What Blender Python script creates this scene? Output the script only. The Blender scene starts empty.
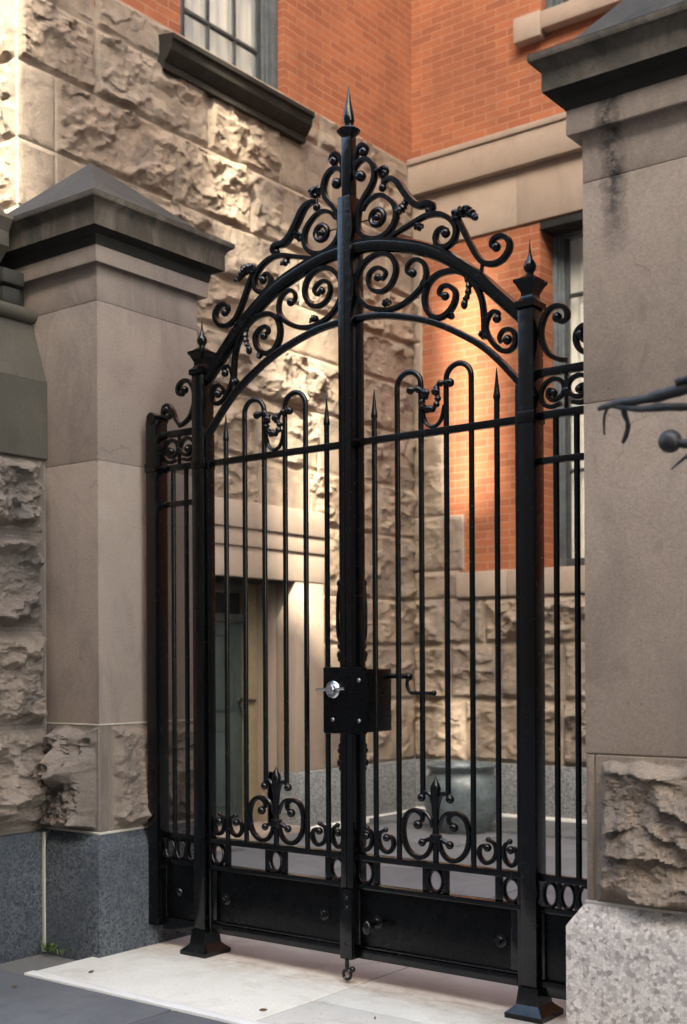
import bpy, bmesh, math, random
import numpy as np
from mathutils import Vector, Euler
R = math.radians
PI = math.pi
rng = random.Random(7)
scene = bpy.context.scene
COL = scene.collection

# ------------------------------------------------------------------ mesh builder
class MB:
    def __init__(self):
        self.v = []; self.f = []
    def add(self, vs, fs):
        b = len(self.v)
        self.v += [tuple(map(float, p)) for p in vs]
        self.f += [tuple(i + b for i in q) for q in fs]
        return self
    def box(self, x0, x1, y0, y1, z0, z1, bev=0.0):
        bm = bmesh.new()
        bmesh.ops.create_cube(bm, size=1.0)
        for v in bm.verts:
            v.co = Vector((x0 + (v.co.x + .5) * (x1 - x0), y0 + (v.co.y + .5) * (y1 - y0), z0 + (v.co.z + .5) * (z1 - z0)))
        if bev > 0:
            bmesh.ops.bevel(bm, geom=bm.edges[:] , offset=bev, segments=2, affect='EDGES', profile=.5)
        bm.verts.index_update()
        self.add([v.co[:] for v in bm.verts], [[v.index for v in f.verts] for f in bm.faces])
        bm.free(); return self
    def rings(self, x0, x1, y0, y1, prof, cap=True):
        """rectangular stack: prof = [(outset, z), ...] going up"""
        vs = []
        for e, z in prof:
            vs += [(x0 - e, y0 - e, z), (x1 + e, y0 - e, z), (x1 + e, y1 + e, z), (x0 - e, y1 + e, z)]
        fs = []
        for k in range(len(prof) - 1):
            for i in range(4):
                j = (i + 1) % 4
                fs.append((4*k+i, 4*k+j, 4*k+4+j, 4*k+4+i))
        if cap:
            n = 4 * (len(prof) - 1)
            fs.append((3, 2, 1, 0)); fs.append((n, n+1, n+2, n+3))
        return self.add(vs, fs)
    def lathe(self, cx, cy, prof, seg=20, sq=0):
        vs = []; fs = []
        n = len(prof)
        for r, z in prof:
            for k in range(seg):
                a = 2 * PI * k / seg
                vs.append((cx + r * math.cos(a), cy + r * math.sin(a), z))
        for i in range(n - 1):
            for k in range(seg):
                j = (k + 1) % seg
                fs.append((i*seg+k, i*seg+j, (i+1)*seg+j, (i+1)*seg+k))
        fs.append(tuple(range(seg - 1, -1, -1))); fs.append(tuple((n-1)*seg + k for k in range(seg)))
        return self.add(vs, fs)
    def ball(self, c, r, sx=1, sy=1, sz=1, seg=12, rin=8):
        vs = []; fs = []
        for i in range(1, rin):
            t = PI * i / rin
            for k in range(seg):
                a = 2 * PI * k / seg
                vs.append((c[0] + r*sx*math.sin(t)*math.cos(a), c[1] + r*sy*math.sin(t)*math.sin(a), c[2] + r*sz*math.cos(t)))
        top = len(vs); vs.append((c[0], c[1], c[2] + r*sz)); vs.append((c[0], c[1], c[2] - r*sz))
        for i in range(rin - 2):
            for k in range(seg):
                j = (k + 1) % seg
                fs.append((i*seg+k, (i+1)*seg+k, (i+1)*seg+j, i*seg+j))
        for k in range(seg):
            j = (k + 1) % seg
            fs.append((top, k, j)); fs.append((top+1, (rin-2)*seg+j, (rin-2)*seg+k))
        return self.add(vs, fs)
    def tube(self, pts, rad, seg=10, closed=False, flat=1.0, up=(0, 1, 0), sq=False):
        """sweep; rad = number or per-point list, flat = ratio of the radius along `up`; sq = rounded-square section"""
        pts = [Vector(p) for p in pts]; n = len(pts)
        if not hasattr(rad, '__len__'): rad = [rad] * n
        upv = Vector(up)
        vs = []; fs = []
        for i, p in enumerate(pts):
            if closed: t = pts[(i+1) % n] - pts[i-1]
            else: t = pts[min(i+1, n-1)] - pts[max(i-1, 0)]
            if t.length < 1e-9: t = Vector((0, 0, 1))
            t.normalize()
            u = upv - t * upv.dot(t)
            if u.length < 1e-4: u = Vector((1, 0, 0)) - t * t.x
            u.normalize(); w = t.cross(u)
            for k in range(seg):
                a = 2 * PI * (k + .5) / seg
                ca, sa = math.cos(a), math.sin(a)
                if sq:
                    ca = math.copysign(abs(ca) ** .5, ca); sa = math.copysign(abs(sa) ** .5, sa)
                vs.append(p + w * (ca * rad[i]) + u * (sa * rad[i] * flat))
        m = n if closed else n - 1
        for i in range(m):
            i2 = (i + 1) % n
            for k in range(seg):
                j = (k + 1) % seg
                fs.append((i*seg+k, i*seg+j, i2*seg+j, i2*seg+k))
        if not closed:
            fs.append(tuple(range(seg - 1, -1, -1))); fs.append(tuple((n-1)*seg + k for k in range(seg)))
        return self.add(vs, fs)

def set_props(o, label=None, cat=None, group=None, kind=None):
    if label: o['label'] = label
    if cat: o['category'] = cat
    if group: o['group'] = group
    if kind: o['kind'] = kind
    return o

def thing(name, loc, label, cat, group=None):
    o = bpy.data.objects.new(name, None); COL.objects.link(o)
    o.location = loc; o.empty_display_size = .2
    return set_props(o, label, cat, group)

def root_loc(p):
    v = Vector((0, 0, 0))
    while p is not None:
        v += Vector(p.location); p = p.parent
    return v

def obj(name, mb, m, parent=None, smooth=True, ang=38, attr=None):
    """one mesh object; builder coordinates are world coordinates"""
    off = root_loc(parent)
    me = bpy.data.meshes.new(name)
    if isinstance(mb, tuple):
        V, F = mb[0], mb[1]
        V = np.asarray(V, dtype=np.float32) - np.array(off[:], dtype=np.float32)
        F = np.asarray(F, dtype=np.int32)
        me.vertices.add(len(V)); me.vertices.foreach_set('co', V.ravel())
        me.loops.add(F.size); me.loops.foreach_set('vertex_index', F.ravel())
        me.polygons.add(len(F)); me.polygons.foreach_set('loop_start', np.arange(0, F.size, 4, dtype=np.int32))
        me.update(calc_edges=True)
        if len(mb) > 2:
            a = me.color_attributes.new('blk', 'FLOAT_COLOR', 'POINT')
            a.data.foreach_set('color', np.asarray(mb[2], dtype=np.float32).ravel())
    else:
        me.from_pydata([(p[0]-off.x, p[1]-off.y, p[2]-off.z) for p in mb.v], [], mb.f)
        bm = bmesh.new(); bm.from_mesh(me); bmesh.ops.recalc_face_normals(bm, faces=bm.faces); bm.to_mesh(me); bm.free()
    me.validate()
    if smooth:
        me.polygons.foreach_set('use_smooth', [True] * len(me.polygons))
        if ang < 180: me.set_sharp_from_angle(angle=R(ang))
    me.materials.append(m)
    o = bpy.data.objects.new(name, me); COL.objects.link(o)
    if parent is not None: o.parent = parent
    return o

# ------------------------------------------------------------------ materials
def new_mat(name):
    m = bpy.data.materials.new(name); m.use_nodes = True
    nt = m.node_tree; nt.nodes.clear()
    out = nt.nodes.new('ShaderNodeOutputMaterial'); b = nt.nodes.new('ShaderNodeBsdfPrincipled')
    nt.links.new(b.outputs[0], out.inputs[0])
    return m, nt, b

class NT:
    def __init__(self, nt): self.nt = nt
    def n(self, t, **kw):
        o = self.nt.nodes.new(t)
        for k, v in kw.items(): setattr(o, k, v)
        return o
    def l(self, a, b): self.nt.links.new(a, b)
    def coord(self): return self.n('ShaderNodeTexCoord').outputs['Object']
    def mapping(self, src, scale=(1, 1, 1), loc=(0, 0, 0)):
        m = self.n('ShaderNodeMapping'); self.l(src, m.inputs[0])
        m.inputs['Scale'].default_value = scale; m.inputs['Location'].default_value = loc
        return m.outputs[0]
    def noise(self, src, scale, detail=5, rough=.55, dist=0):
        t = self.n('ShaderNodeTexNoise'); self.l(src, t.inputs['Vector'])
        t.inputs['Scale'].default_value = scale; t.inputs['Detail'].default_value = detail
        t.inputs['Roughness'].default_value = rough; t.inputs['Distortion'].default_value = dist
        return t.outputs['Fac']
    def ramp(self, src, stops):
        r = self.n('ShaderNodeValToRGB'); self.l(src, r.inputs[0])
        e = r.color_ramp.elements
        while len(e) < len(stops): e.new(.5)
        for q, (p, c) in zip(e, stops):
            q.position = p; q.color = (*c, 1) if hasattr(c, '__len__') else (c, c, c, 1)
        return r.outputs[0]
    def mix(self, fac, a, b, mode='MIX'):
        m = self.n('ShaderNodeMix', data_type='RGBA', blend_type=mode)
        for s, v in ((m.inputs[0], fac), (m.inputs[6], a), (m.inputs[7], b)):
            if hasattr(v, 'links') or isinstance(v, bpy.types.NodeSocket): self.l(v, s)
            else: s.default_value = (*v, 1) if hasattr(v, '__len__') else v
        return m.outputs[2]
    def math(self, op, a, b=None, clamp=False):
        m = self.n('ShaderNodeMath', operation=op, use_clamp=clamp)
        for s, v in zip(m.inputs, (a, b)):
            if v is None: continue
            if isinstance(v, bpy.types.NodeSocket): self.l(v, s)
            else: s.default_value = v
        return m.outputs[0]
    def bump(self, h, strength, dist, prev=None):
        b = self.n('ShaderNodeBump'); self.l(h, b.inputs['Height'])
        b.inputs['Strength'].default_value = strength; b.inputs['Distance'].default_value = dist
        if prev is not None: self.l(prev, b.inputs['Normal'])
        return b.outputs[0]

def stone_mat(name, base, dark, light, rough=.85, grain=.25, stain=None, stain_amt=.5, use_blk=False, mortar=(.42, .36, .28), bump=.35, streak=None, blotch=None, crack=None):
    m, nt, b = new_mat(name); g = NT(nt); c = g.coord()
    big = g.noise(c, 1.7, 6, .6, .6)
    col = g.mix(g.ramp(big, [(.3, 0.), (.72, 1.)]), dark, light)
    col = g.mix(g.ramp(g.noise(c, 6.5, 5, .62), [(.36, 0.), (.66, 1.)]), col, base)
    fine = g.noise(c, 120, 5, .8)
    col = g.mix(grain, col, g.ramp(fine, [(.37, tuple(.45*x for x in base)), (.63, tuple(min(1, 1.5*x) for x in base))]))
    if stain:                                   # weather stain running down the stone
        st = g.noise(g.mapping(c, (2.6, 2.6, 1.1)), 1.6, 7, .66, .7)
        col = g.mix(g.math('MULTIPLY', g.ramp(st, [(.48, 0.), (.66, 1.)]), stain_amt), col, stain)
    if blotch:
        bl = g.noise(g.mapping(c, (1.3, 1.3, 1.)), 3.1, 7, .66, .9)
        col = g.mix(g.math('MULTIPLY', g.ramp(bl, [(.56, 0.), (.66, 1.)]), .7), col, blotch)
    if use_blk:
        a = g.n('ShaderNodeAttribute', attribute_name='blk')
        sp = g.n('ShaderNodeSeparateColor'); g.l(a.outputs['Color'], sp.inputs[0])
        tint = g.ramp(sp.outputs[0], [(0., (.84, .83, .84)), (.35, (1., .98, .96)), (.7, (1.08, 1.04, .99)), (1., (.95, .89, .85))])
        col = g.mix(1., col, tint, 'MULTIPLY')
        col = g.mix(sp.outputs[1], col, mortar)
    if crack:                                   # a few hairline cracks and small pits
        nz = g.n('ShaderNodeTexNoise'); nz.inputs['Scale'].default_value = 5; nz.inputs['Detail'].default_value = 6; g.l(c, nz.inputs['Vector'])
        k = g.n('ShaderNodeVectorMath', operation='SCALE'); k.inputs['Scale'].default_value = .35; g.l(nz.outputs['Color'], k.inputs[0])
        w = g.n('ShaderNodeVectorMath', operation='ADD'); g.l(c, w.inputs[0]); g.l(k.outputs[0], w.inputs[1])
        e = g.n('ShaderNodeTexVoronoi', feature='DISTANCE_TO_EDGE'); e.inputs['Scale'].default_value = 2.1; g.l(w.outputs[0], e.inputs['Vector'])
        ck = g.math('MULTIPLY', g.ramp(e.outputs[0], [(.0, 1.), (.009, 0.)]), g.ramp(g.noise(c, 2.6, 2, .5), [(.52, 0.), (.6, 1.)]))
        pit = g.ramp(g.noise(c, 46, 2, .5), [(.735, 0.), (.76, 1.)])
        col = g.mix(g.math('MULTIPLY', g.math('MAXIMUM', ck, pit), crack, True), col, tuple(.32*x for x in base))
    if streak:                                  # one black run-off streak below the cap
        x0, w, z0, z1 = streak
        s3 = g.n('ShaderNodeSeparateXYZ'); g.l(c, s3.inputs[0])
        wob = g.math('MULTIPLY', g.math('SUBTRACT', g.noise(g.mapping(c, (2, 2, 3)), 2.4, 6, .75), .5), .13)
        dx = g.math('ABSOLUTE', g.math('SUBTRACT', g.math('ADD', s3.outputs[0], wob), x0))
        k = g.math('SUBTRACT', 1., g.math('DIVIDE', dx, w), True)
        kz = g.math('MULTIPLY', g.math('DIVIDE', g.math('SUBTRACT', s3.outputs[2], z0), .25, True),
                    g.math('DIVIDE', g.math('SUBTRACT', z1, s3.outputs[2]), .1, True))
        k = g.math('MULTIPLY', g.math('MULTIPLY', k, kz, True), g.ramp(g.noise(c, 17, 6, .75), [(.38, .1), (.54, 1.)]), True)
        col = g.mix(g.math('POWER', k, .6), col, (.03, .026, .024))
    g.l(col, b.inputs['Base Color']); b.inputs['Roughness'].default_value = rough
    b.inputs['Specular IOR Level'].default_value = .25
    h = g.math('ADD', g.math('MULTIPLY', g.noise(c, 38, 7, .75), .8), g.math('MULTIPLY', g.noise(c, 200, 3, .7), .3))
    g.l(g.bump(h, bump, .016), b.inputs['Normal'])
    return m

def granite_mat(name, dark, mid, pale, scale, edge=.6, rough=.6, smear=None):
    m, nt, b = new_mat(name); g = NT(nt); c = g.coord()
    def warped(amt, sc):
        nz = g.n('ShaderNodeTexNoise'); nz.inputs['Scale'].default_value = sc; nz.inputs['Detail'].default_value = 3; g.l(c, nz.inputs['Vector'])
        k = g.n('ShaderNodeVectorMath', operation='SCALE'); k.inputs['Scale'].default_value = amt; g.l(nz.outputs['Color'], k.inputs[0])
        w = g.n('ShaderNodeVectorMath', operation='ADD'); g.l(c, w.inputs[0]); g.l(k.outputs[0], w.inputs[1]); return w.outputs[0]
    wv = warped(.9/scale, scale*1.2)
    v = g.n('ShaderNodeTexVoronoi'); v.inputs['Scale'].default_value = scale; g.l(wv, v.inputs['Vector'])
    sp = g.n('ShaderNodeSeparateColor'); g.l(v.outputs['Color'], sp.inputs[0])
    col = g.ramp(sp.outputs[0], [(.0, tuple(.75*x + .25*y for x, y in zip(dark, mid))), (.25, mid), (.75, pale), (1., tuple(min(1, 1.12*x) for x in pale))])
    e = g.n('ShaderNodeTexVoronoi', feature='DISTANCE_TO_EDGE'); e.inputs['Scale'].default_value = scale; g.l(wv, e.inputs['Vector'])
    brk = g.ramp(g.noise(c, scale*.5, 3, .6), [(.4, .15), (.62, 1.)])
    ed = g.math('MULTIPLY', g.math('MULTIPLY', g.ramp(e.outputs[0], [(.02, 1.), (.16, 0.)]), brk), edge, True)
    col = g.mix(ed, col, dark)
    col = g.mix(g.math('MULTIPLY', g.ramp(g.noise(c, scale*2.2, 2, .6), [(.62, 0.), (.7, 1.)]), .35), col, dark)
    col = g.mix(g.math('MULTIPLY', g.ramp(g.noise(c, scale*1.7, 2, .6), [(.3, 1.), (.38, 0.)]), .35), col, pale)
    if smear:
        k = g.ramp(g.noise(g.mapping(c, (1.6, 1.6, .8)), 1.3, 5, .6, .8), [(.42, 0.), (.62, .6)])
        col = g.mix(k, col, smear)
    g.l(col, b.inputs['Base Color']); b.inputs['Roughness'].default_value = rough
    b.inputs['Specular IOR Level'].default_value = .3
    g.l(g.bump(g.noise(c, scale * 1.5, 3, .6), .25, .004), b.inputs['Normal'])
    return m

def brick_mat(name, axis):
    m, nt, b = new_mat(name); g = NT(nt); c = g.coord()
    s3 = g.n('ShaderNodeSeparateXYZ'); g.l(c, s3.inputs[0])
    cb = g.n('ShaderNodeCombineXYZ'); g.l(s3.outputs[axis], cb.inputs[0]); g.l(s3.outputs[2], cb.inputs[1])
    wob = g.n('ShaderNodeTexNoise'); wob.inputs['Scale'].default_value = 9; g.l(c, wob.inputs['Vector'])
    sc = g.n('ShaderNodeVectorMath', operation='SCALE'); sc.inputs['Scale'].default_value = .006; g.l(wob.outputs['Color'], sc.inputs[0])
    ad = g.n('ShaderNodeVectorMath', operation='ADD'); g.l(cb.outputs[0], ad.inputs[0]); g.l(sc.outputs[0], ad.inputs[1])
    t = g.n('ShaderNodeTexBrick'); g.l(ad.outputs[0], t.inputs['Vector'])
    t.inputs['Scale'].default_value = 1; t.inputs['Brick Width'].default_value = .215; t.inputs['Row Height'].default_value = .0655
    t.inputs['Mortar Size'].default_value = .0052; t.inputs['Mortar Smooth'].default_value = .25
    t.inputs['Color1'].default_value = (.40, .135, .066, 1); t.inputs['Color2'].default_value = (.185, .054, .033, 1)
    t.inputs['Bias'].default_value = -.25
    t.inputs['Mortar'].default_value = (.43, .26, .18, 1)
    col = g.mix(.3, t.outputs['Color'], g.ramp(g.noise(c, 2.2, 6, .65), [(.3, (.25, .085, .045)), (.7, (.42, .16, .08))]))
    col = g.mix(.22, col, g.ramp(g.noise(c, 70, 4, .7), [(.3, (.12, .035, .02)), (.7, (.5, .2, .1))]))
    col = g.mix(g.math('MULTIPLY', g.ramp(g.noise(g.mapping(c, (1, 1, .5)), 1.1, 7, .7, .5), [(.48, 0.), (.68, 1.)]), .45), col, (.13, .06, .042))
    g.l(col, b.inputs['Base Color']); b.inputs['Roughness'].default_value = .9; b.inputs['Specular IOR Level'].default_value = .2
    hh = g.math('ADD', g.math('MULTIPLY', g.math('SUBTRACT', 1., t.outputs['Fac']), .8), g.math('MULTIPLY', g.noise(c, 90, 4, .7), .25))
    g.l(g.bump(hh, .6, .008), b.inputs['Normal'])
    return m

def paint_mat(name, col, rough, spec=.5, var=.3, bump=.05, dust=None):
    m, nt, b = new_mat(name); g = NT(nt); c = g.coord()
    cc = g.mix(g.ramp(g.noise(c, 9, 5, .65), [(.35, 0.), (.68, 1.)]), tuple(x * (1 - var) for x in col), tuple(x * (1 + var) for x in col))
    if dust: cc = g.mix(g.ramp(g.noise(c, 26, 6, .72), [(.6, 0.), (.8, .5)]), cc, dust)
    g.l(cc, b.inputs['Base Color'])
    g.l(g.ramp(g.noise(c, 34, 4, .6), [(.3, max(.05, rough - .08)), (.7, rough + .12)]), b.inputs['Roughness'])
    b.inputs['Specular IOR Level'].default_value = spec
    g.l(g.bump(g.noise(c, 70, 3, .6), bump, .004), b.inputs['Normal'])
    return m

def metal_mat(name, col, rough):
    m, nt, b = new_mat(name); b.inputs['Base Color'].default_value = (*col, 1); b.inputs['Metallic'].default_value = 1
    b.inputs['Roughness'].default_value = rough
    return m

def glass_mat(name):
    m, nt, b = new_mat(name)
    b.inputs['Base Color'].default_value = (.8, .85, .85, 1); b.inputs['Roughness'].default_value = .03
    b.inputs['Transmission Weight'].default_value = .0; b.inputs['Alpha'].default_value = .16
    b.inputs['Specular IOR Level'].default_value = .6
    return m

def cloth_mat(name, a, bcol, axis):
    m, nt, b = new_mat(name); g = NT(nt); c = g.coord()
    sc = [1, 1, .05]
    st = g.noise(g.mapping(c, tuple(sc)), 9, 3, .6)
    g.l(g.mix(g.ramp(st, [(.35, 0.), (.6, 1.)]), a, bcol), b.inputs['Base Color']); b.inputs['Roughness'].default_value = .9
    return m

def paving_mat(name, a, bcol, scale=1.4, speck=(.3, .3, .3), rough=.85, blot=None, rust=None):
    m, nt, b = new_mat(name); g = NT(nt); c = g.coord()
    col = g.mix(g.ramp(g.noise(c, scale, 7, .65, .4), [(.32, 0.), (.7, 1.)]), a, bcol)
    col = g.mix(.28, col, g.ramp(g.noise(c, 330, 2, .7), [(.3, tuple(x * .55 for x in a)), (.7, tuple(min(1, x * 1.4) for x in bcol))]))
    col = g.mix(g.ramp(g.noise(c, 55, 3, .6), [(.66, 0.), (.72, .75)]), col, speck)
    if blot: col = g.mix(g.ramp(g.noise(g.mapping(c, (1, 1, 1), (4, 2, 0)), 3.2, 6, .7, .5), [(.52, 0.), (.7, .6)]), col, blot)
    if rust:                                    # rust and grime washed off the ironwork
        s3 = g.n('ShaderNodeSeparateXYZ'); g.l(c, s3.inputs[0])
        dy = g.math('ABSOLUTE', g.math('SUBTRACT', s3.outputs[1], rust))
        k = g.math('SUBTRACT', 1., g.math('DIVIDE', dy, .2), True)
        k = g.math('MULTIPLY', k, g.ramp(g.noise(g.mapping(c, (1.5, 3, 1)), 4, 7, .72, .6), [(.36, 0.), (.66, .8)]), True)
        col = g.mix(k, col, (.27, .185, .12))
    g.l(col, b.inputs['Base Color']); b.inputs['Roughness'].default_value = rough; b.inputs['Specular IOR Level'].default_value = .3
    g.l(g.bump(g.math('ADD', g.noise(c, 25, 5, .7), g.noise(c, 260, 2, .7)), .2, .006), b.inputs['Normal'])
    return m

BROWN = (.30, .235, .19)
M = {}
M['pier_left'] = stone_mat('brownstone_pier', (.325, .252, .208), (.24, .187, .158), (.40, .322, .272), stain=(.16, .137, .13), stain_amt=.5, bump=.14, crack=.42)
M['pier_right'] = stone_mat('brownstone_pier_pale', (.375, .285, .225), (.30, .226, .18), (.435, .338, .27), stain=(.21, .165, .138), stain_amt=.42, blotch=(.27, .205, .165), bump=.12, grain=.3, crack=.42)
M['pier_right_neck'] = stone_mat('brownstone_pier_streaked', (.375, .285, .225), (.30, .226, .18), (.435, .338, .27), stain=(.2, .155, .128), stain_amt=.45, blotch=(.27, .205, .165), bump=.12, grain=.3, streak=(-.315, .05, 2.62, 3.25), crack=.42)
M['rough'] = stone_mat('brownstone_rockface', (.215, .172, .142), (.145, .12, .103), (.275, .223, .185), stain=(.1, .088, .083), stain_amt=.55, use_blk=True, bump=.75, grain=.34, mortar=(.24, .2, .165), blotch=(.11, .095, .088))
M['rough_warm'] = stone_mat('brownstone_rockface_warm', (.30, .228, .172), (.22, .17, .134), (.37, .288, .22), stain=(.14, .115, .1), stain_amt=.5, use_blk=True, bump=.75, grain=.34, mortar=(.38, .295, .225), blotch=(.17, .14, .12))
M['house_rough'] = stone_mat('house_rockface', (.30, .24, .19), (.22, .178, .147), (.38, .308, .247), stain=(.13, .11, .1), stain_amt=.45, use_blk=True, bump=.75, grain=.34, mortar=(.40, .33, .265), blotch=(.14, .118, .108))
M['smooth'] = stone_mat('brownstone_dressed', (.36, .28, .225), (.3, .23, .185), (.41, .325, .265), stain=(.2, .16, .14), stain_amt=.3, bump=.15)
M['cap'] = stone_mat('brownstone_sooty', (.078, .064, .049), (.038, .032, .026), (.14, .115, .088), stain=(.24, .19, .15), stain_amt=.6, bump=.4, blotch=(.035, .034, .03))
M['cap_dark'] = stone_mat('brownstone_sooty_dark', (.044, .041, .035), (.026, .025, .022), (.07, .063, .053), stain=(.11, .09, .07), stain_amt=.35, bump=.4, blotch=(.03, .03, .027))
M['soot_shade'] = stone_mat('soot_and_shade_stone', (.024, .021, .017), (.014, .013, .011), (.045, .038, .03), bump=.3)  # near-black: soot on the pier soffits plus shade painted under overhangs
M['mortar'] = paving_mat('lime_mortar', (.42, .37, .3), (.5, .45, .38), 6, (.3, .27, .22), .9)
M['coping'] = stone_mat('coping_weathered', (.075, .065, .051), (.042, .039, .03), (.115, .098, .077), stain=(.06, .054, .042), stain_amt=.5, bump=.35, blotch=(.055, .05, .038))
M['sill_dark'] = stone_mat('sill_sooty', (.02, .018, .015), (.012, .011, .01), (.034, .029, .023), stain=(.07, .058, .045), stain_amt=.25, bump=.3)
M['granite_dark'] = granite_mat('granite_dark', (.018, .021, .027), (.055, .062, .072), (.12, .127, .135), 100, .65, .55, (.045, .052, .062))
M['granite_pale'] = granite_mat('granite_pale', (.17, .145, .13), (.40, .345, .31), (.53, .465, .42), 76, .5, .7)
M['granite_house'] = granite_mat('granite_house', (.08, .085, .09), (.17, .175, .18), (.28, .28, .28), 80, .7, .7)
M['brick_side'] = brick_mat('red_brick_side', 1)
M['brick_far'] = brick_mat('red_brick_far', 0)
M['iron'] = paint_mat('black_gloss_paint', (.0014, .0016, .002), .18, .44, .4, .12)
M['iron_panel'] = paint_mat('black_panel_paint', (.0014, .0016, .002), .28, .2, .4, .06, dust=(.007, .0075, .008))
M['iron_old'] = paint_mat('weathered_iron', (.026, .023, .023), .45, .5, .5, .3)
M['chrome'] = metal_mat('lock_steel', (.62, .62, .64), .18)
M['screw'] = metal_mat('screw_steel', (.35, .35, .36), .35)
M['frame'] = paint_mat('slate_blue_paint', (.115, .13, .14), .5, .4, .25, .1)
M['frame_dark'] = paint_mat('dark_sash_paint_and_shade', (.05, .058, .06), .45, .4, .25, .1)
M['door'] = paint_mat('green_grey_door_paint', (.05, .068, .066), .45, .4, .2, .08)
M['cream'] = paint_mat('cream_wood_paint', (.26, .2, .125), .6, .3, .15, .08)
M['glass'] = glass_mat('window_glass')
M['curtain'] = cloth_mat('curtain_cloth', (.62, .55, .44), (.38, .34, .29), 1)
M['curtain_pale'] = cloth_mat('curtain_cloth_pale', (.78, .73, .6), (.6, .55, .44), 0)
M['dark_room_and_shade'] = paint_mat('dark_interior_and_shade', (.03, .03, .03), .9, .1)
M['pot'] = paint_mat('blue_grey_glaze', (.11, .135, .142), .3, .5, .35, .1)
M['soil'] = paint_mat('potting_soil', (.05, .035, .025), .95, .1, .5, .6)
M['sidewalk'] = paving_mat('bluestone_sidewalk', (.082, .084, .09), (.14, .141, .146), 3.1, (.22, .22, .22), .75, blot=(.06, .061, .064))
M['apron'] = paving_mat('pale_concrete', (.52, .482, .425), (.64, .605, .545), 2.6, (.22, .19, .15), .85, blot=(.37, .315, .255), rust=3.98)
M['edge'] = paving_mat('white_edge_concrete', (.62, .59, .55), (.7, .67, .63), 4, (.4, .36, .32), .85)
M['yard'] = paving_mat('courtyard_slabs', (.12, .122, .13), (.18, .18, .185), 1.3, (.26, .26, .25), .6, blot=(.085, .088, .095))
M['ground'] = paving_mat('earth', (.1, .095, .09), (.14, .13, .12), 1.)
M['leaf'] = paint_mat('weed_green', (.065, .105, .025), .6, .3, .5, .1)
M['dry_leaf'] = paint_mat('dry_leaf', (.1, .06, .03), .8, .2, .4, .1)
M['dirt'] = paving_mat('soil_dirt', (.1, .085, .06), (.16, .14, .11), 8, (.3, .27, .22), .95)
M['opp'] = paint_mat('unseen_building_brown', (.2, .165, .14), .9, .2, .2, .1)

# ------------------------------------------------------------------ rock-faced masonry (dense displaced grid)
def hash2(ix, iy, seed):
    n = (ix.astype(np.int64) * 374761393 + iy.astype(np.int64) * 668265263 + seed * 1274126177) & 0xffffffff
    n = ((n ^ (n >> 13)) * 1274126177) & 0xffffffff
    return ((n ^ (n >> 16)) & 0xffff) / 65535.0
def vnoise(x, y, seed):
    ix = np.floor(x); iy = np.floor(y); fx = x - ix; fy = y - iy
    fx = fx*fx*fx*(fx*(fx*6-15)+10); fy = fy*fy*fy*(fy*(fy*6-15)+10)
    a = hash2(ix, iy, seed); b = hash2(ix+1, iy, seed); c = hash2(ix, iy+1, seed); d = hash2(ix+1, iy+1, seed)
    return (a*(1-fx)+b*fx)*(1-fy) + (c*(1-fx)+d*fx)*fy
def pnoise(x, y, seed):
    ix = np.floor(x); iy = np.floor(y); fx = x - ix; fy = y - iy
    def gr(cx, cy, dx, dy):
        a = hash2(cx, cy, seed) * 2 * PI
        return np.cos(a)*dx + np.sin(a)*dy
    ux = fx*fx*fx*(fx*(fx*6-15)+10); uy = fy*fy*fy*(fy*(fy*6-15)+10)
    a = gr(ix, iy, fx, fy); b = gr(ix+1, iy, fx-1, fy); c = gr(ix, iy+1, fx, fy-1); d = gr(ix+1, iy+1, fx-1, fy-1)
    return (a*(1-ux)+b*ux)*(1-uy) + (c*(1-ux)+d*ux)*uy
def fbm(x, y, seed, oct=4, gain=.5):
    s = 0; a = 1; t = 0; c, q = math.cos(.6), math.sin(.6)
    for k in range(oct):
        s = s + a * pnoise(x + 7.31*k, y + 3.17*k, seed + k); t += a; a *= gain
        x, y = (c*x - q*y)*2.03, (q*x + c*y)*2.03
    return .5 + .72 * s / t * (1 + .25*(oct > 2))
def sstep(a, b, x):
    t = np.clip((x - a) / (b - a), 0, 1); return t*t*(3-2*t)

def scoops(x, y, seed, k=1.6, g=.9):
    """conchoidal flakes: lower envelope of shallow bowls meeting in sharp arrises; unit cells, result about 0..1"""
    ix = np.floor(x); iy = np.floor(y); best = np.full_like(x, 9.)
    for dx in (-1, 0, 1):
        for dy in (-1, 0, 1):
            cx, cy = ix + dx, iy + dy
            px = x - (cx + hash2(cx, cy, seed)); py = y - (cy + hash2(cx, cy, seed + 1))
            h = hash2(cx, cy, seed + 2) * .75 + g * ((hash2(cx, cy, seed + 3) - .5) * px + (hash2(cx, cy, seed + 4) - .62) * py) + k * .5 * (px*px + py*py)
            best = np.minimum(best, h)
    return best

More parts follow.
